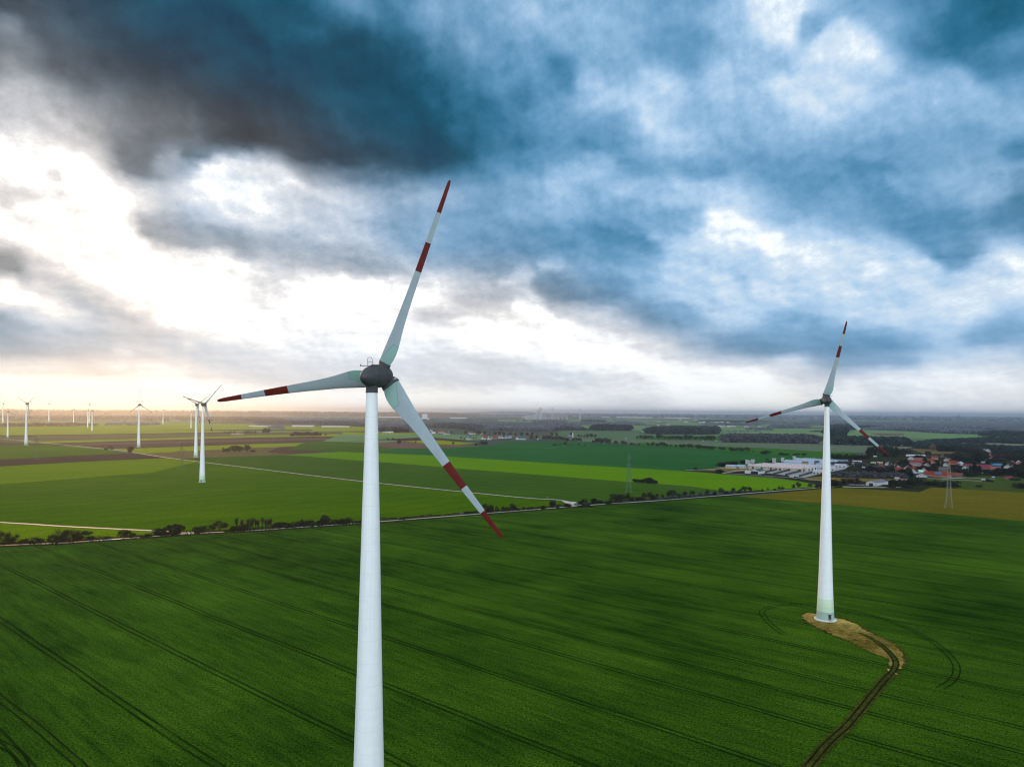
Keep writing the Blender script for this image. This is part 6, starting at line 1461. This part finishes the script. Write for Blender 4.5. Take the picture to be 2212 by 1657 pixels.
# ------------------------------------------------------------------ lattice pylons
M['steel'] = plain('galvanised_steel', (.20, .23, .22), .5, .2, 1, metal=.4)
M['steel_green'] = plain('green_steel', (.05, .13, .08), .55, .2, 1); M['steel_dark'] = plain('dark_steel', (.06, .075, .055), .6, .2, 1)
M['insul'] = plain('insulator', (.10, .09, .08), .3, .2, 2)
def pylon(p, h, rz, label, mat, thick=1.0):
    o = empty('pylon', (p[0], p[1], 0), rz); tag(o, label, 'pylon', 'lattice pylons of the power line')
    def half(z):
        return interp([(0, 3.2), (h*.28, 1.9), (h*.86, .95), (h*.93, .5), (h, .06)], z)
    lev = [0]; 
    while lev[-1] < h*.86: lev.append(min(h*.86, lev[-1]+max(3.4, half(lev[-1])*2.2)))
    lev += [h*.93, h]
    lg = MB(); br = MB(); t = .16*thick
    cs = ((-1, -1), (1, -1), (1, 1), (-1, 1))
    for a, b in zip(lev[:-1], lev[1:]):
        ha, hb = half(a), half(b)
        for i, (sx, sy) in enumerate(cs):
            lg.tube((sx*ha, sy*ha, a), (sx*hb, sy*hb, b), t, t*.9, 4, cap=False)
            nx, ny = cs[(i+1) % 4]
            br.tube((sx*ha, sy*ha, a), (nx*hb, ny*hb, b), t*.34, t*.34, 3, cap=False); br.tube((nx*ha, ny*ha, a), (sx*hb, sy*hb, b), t*.34, t*.34, 3, cap=False)
            br.tube((sx*hb, sy*hb, b), (nx*hb, ny*hb, b), t*.34, t*.34, 3, cap=False)
    lg.build('lattice_legs', M[mat], o); br.build('lattice_bracing', M[mat], o)
    for z, ln in ((h*.675, 9.0), (h*.865, 6.6)):
        for s in (-1, 1):
            am = MB(); hh = half(z)
            for sy in (-1, 1):
                am.tube((s*hh, sy*hh, z), (s*ln, 0, z+.1), t*.8, t*.6, 4, cap=False); am.tube((s*hh, sy*hh*.8, z+2.2), (s*ln, 0, z+.2), t*.7, t*.5, 4, cap=False)
                for k in range(1, 5):
                    f = k/5; x = s*(hh+(ln-hh)*f); am.tube((x, sy*hh*(1-f), z+.1*f), (x, sy*hh*.8*(1-f), z+2.2*(1-f)+.2*f), t*.4, t*.4, 3, cap=False)
            ar = am.build('crossarm', M[mat], o)
            for x in ((s*ln, s*ln*.62) if ln > 8 else (s*ln,)):
                ins = MB(); ins.tube((x, 0, z), (x, 0, z-1.9), .10*thick, .10*thick, 6)
                for k in range(6): ins.tube((x, 0, z-.3-k*.26), (x, 0, z-.38-k*.26), .20*thick, .20*thick, 8)
                ins.build('insulator', M['insul'], ar)
    f = MB()
    for sx, sy in cs: f.box((sx*3.25, sy*3.25, .1), (1.1, 1.1, .5))
    f.build('footing', M['concrete'], o)
    return o
PD = math.atan2(.92, .39)
pylon(TC(265, 856), 45, PD, 'green lattice pylon on the dark green field beyond the road trees', 'steel_green', 1.25)
pylon(gp(3558, 1908), 46, PD, 'pale grey lattice pylon standing in the olive yellow field', 'steel', .72)
pylon(gp(681, 1757), 40, PD, 'grey lattice pylon at the left beside the overlapping turbine pair', 'steel_dark', .9)
pylon(gp(137, 1722), 42, PD, 'faint lattice pylon at the far left on the brown strip', 'steel_dark', .8)

# ------------------------------------------------------------------ cars, birds, small things
for k, c in (('car_dark', (.03, .035, .04)), ('car_white', (.75, .76, .77)), ('car_silver', (.35, .42, .42))):
    m, nt, b = newmat(k); b.inputs['Base Color'].default_value = c4(c); b.inputs['Roughness'].default_value = .25; b.inputs['Coat Weight'].default_value = .6
    tc = nt.n('ShaderNodeTexCoord').outputs['Object']; nt.l(nt.mix(nt.mapr(nt.noise(tc, 1.5, 4), .4, .7, 0, .25), c4(c), c4([x*.6+.03 for x in c])), b.inputs['Base Color']); M[k] = m
M['tyre'] = plain('tyre', (.015, .015, .015), .85, .2, 4); M['rim'] = plain('rim', (.35, .36, .37), .35, .1, 4, metal=.6); M['lamp_glass'] = plain('lamp_glass', (.45, .10, .08), .3, .2, 3)
def car(p, yaw, mat, label, van=False, group=None):
    o = empty('car' if not van else 'van', (p[0], p[1], zc[0]), yaw); tag(o, label, 'car' if not van else 'van', group)
    prof = [(-2.15,.35),(-2.2,.75),(-2.05,1.0),(-1.2,1.08),(-.6,1.48),(.75,1.5),(1.5,1.1),(2.1,.95),(2.2,.6),(2.15,.35)] if not van else [(-2.6,.35),(-2.65,1.2),(-2.5,2.3),(1.4,2.35),(2.0,1.35),(2.55,1.1),(2.65,.6),(2.6,.35)]
    def hull(pr, w0, w1, zs):
        b = MB(); n = len(pr); vs = []
        for s in (-1, 1):
            for (x, z) in pr: vs.append((x, s*(w0 if z < zs else w1), z))
        b.add(vs, [(i, (i+1) % n, n+(i+1) % n, n+i) for i in range(n)]+[tuple(range(n-1, -1, -1)), tuple(range(n, 2*n))]); return b
    hull(prof, .9, .72 if not van else .88, 1.2).build('body', M[mat], o)
    gl = MB()
    if not van:
        for s in (-1, 1): gl.add([(-1.05, s*.83, 1.12), (1.3, s*.83, 1.12), (.68, s*.745, 1.43), (-.55, s*.745, 1.43)], [(0, 1, 2, 3)])
        gl.add([(1.42, -.7, 1.16), (1.42, .7, 1.16), (.82, .66, 1.475), (.82, -.66, 1.475)], [(0, 1, 2, 3)]); gl.add([(-1.16, -.7, 1.12), (-1.16, .7, 1.12), (-.66, .66, 1.46), (-.66, -.66, 1.46)], [(3, 2, 1, 0)])
    else:
        gl.add([(1.98, -.8, 1.42), (1.98, .8, 1.42), (1.48, .78, 2.25), (1.48, -.78, 2.25)], [(0, 1, 2, 3)])
        for s in (-1, 1): gl.add([(.5, s*.905, 1.4), (1.6, s*.905, 1.4), (1.3, s*.905, 2.1), (.5, s*.905, 2.1)], [(0, 1, 2, 3)])
    gl.build('windows', M['glass'], o)
    for sx in (-1.35, 1.35):
        for sy in (-.82, .82):
            w = MB(); w.tube((sx, sy-.1, .33), (sx, sy+.1, .33), .33, .33, 16); wo = w.build('wheel', M['tyre'], o)
            r_ = MB(); r_.tube((sx, sy-.11, .33), (sx, sy+.11, .33), .2, .2, 12); r_.build('rim', M['rim'], wo)
    xl = 2.17 if not van else 2.62
    for sy in (-.62, .62):
        b = MB(); b.box((-xl, sy, .82), (.1, .3, .18)); b.build('tail_light', M['lamp_glass'], o)
        b = MB(); b.box((xl, sy, .72), (.1, .34, .16)); b.build('headlight', M['frame'], o)
    return o
rd = math.atan2(60, 72)
car(Z(3990, 1226), R(30), 'car_dark', 'dark car driving on the pale country road near the lowest blade tip')
car(TB(1405, 512), R(35), 'car_silver', 'silver car parked at the fork of path and road')
GCR = 'white vehicles on the far avenue'
for i, (x, lb) in enumerate(((1180, 'white van under the avenue trees in the middle'), (1405, 'white van at the green gap of the avenue'), (1610, 'white van at the right end of the avenue gap'))): car(TE(x, 714), R(2), 'car_white', lb, True, GCR)
car(TW(2060, 768), R(2), 'car_white', 'white van at the left of the far avenue', True, GCR)
car(TW(540, 781), R(0), 'car_white', 'white van at the edge of the middle village field', True)
car(TW(322, 783), R(0), 'car_white', 'white car before the teal roofed house')
car(TD(985, 278), R(0), 'car_white', 'white van before the dark tree belt', True)
car(TF(1150, 222), R(-20), 'car_white', 'white van on the road behind the village field', True)
M['plumage'] = plain('plumage', (.8, .8, .8), .8, .1, 4)
def bird(p, rz, label):
    b = MB(); b.lathe([(-.55, .02), (-.45, .14), (-.2, .27), (.1, .29), (.35, .2), (.48, .08)], 10, 'y'); b.v = [(v[0], v[1], v[2]*.85+.5) for v in b.v]
    pts = [(0, .4, .58), (0, .58, .8), (0, .56, 1.05), (0, .62, 1.22)]
    for i in range(3): b.tube(pts[i], pts[i+1], .075-.012*i, .065-.012*i, 8)
    b.tube((0, .58, 1.23), (0, .72, 1.22), .075, .05, 8); b.tube((0, .72, 1.22), (0, .86, 1.19), .03, .015, 6)
    b.tube((.09, 0, 0), (.1, 0, .35), .025, .03, 5); b.tube((-.09, 0, 0), (-.1, 0, .35), .025, .03, 5)
    o = b.build('swan', M['plumage']); o.location = (p[0], p[1], zc[0]); o.rotation_euler = (0, 0, rz); return tag(o, label, 'bird', 'flock of white birds resting on the blue green field' if 'flock' in label else None)
for x in (645, 675, 690, 715, 740, 765, 775, 812, 835, 853): bird(TW(x, 938+(x % 5)), x, 'white bird of the flock resting on the blue green field')
bird(TV(1212, 748), 1.2, 'single white bird on the blue green field right beside the long blade')
b = MB(); b.box((0, 0, .9), (.16, .16, 1.9)); b.box((0, 0, 1.5), (.5, .08, .6)); o = b.build('marker_post', M['w_white']); q_ = TB(885, 412); o.location = (q_[0], q_[1], 0); tag(o, 'small white marker post beside the farm path', 'post')

# ------------------------------------------------------------------ render settings
S.view_settings.view_transform = 'Standard'; S.view_settings.look = 'None'; S.view_settings.exposure = 0; S.view_settings.gamma = 1
S.view_settings.use_curve_mapping = False
S.render.engine = 'CYCLES'
S.cycles.use_denoising = True; S.cycles.filter_width = 1.15; S.cycles.max_bounces = 5; S.cycles.diffuse_bounces = 2; S.cycles.glossy_bounces = 2; S.cycles.volume_bounces = 0; S.cycles.transparent_max_bounces = 32
S.cycles.sample_clamp_indirect = 6
S.render.resolution_x, S.render.resolution_y = 1024, 766
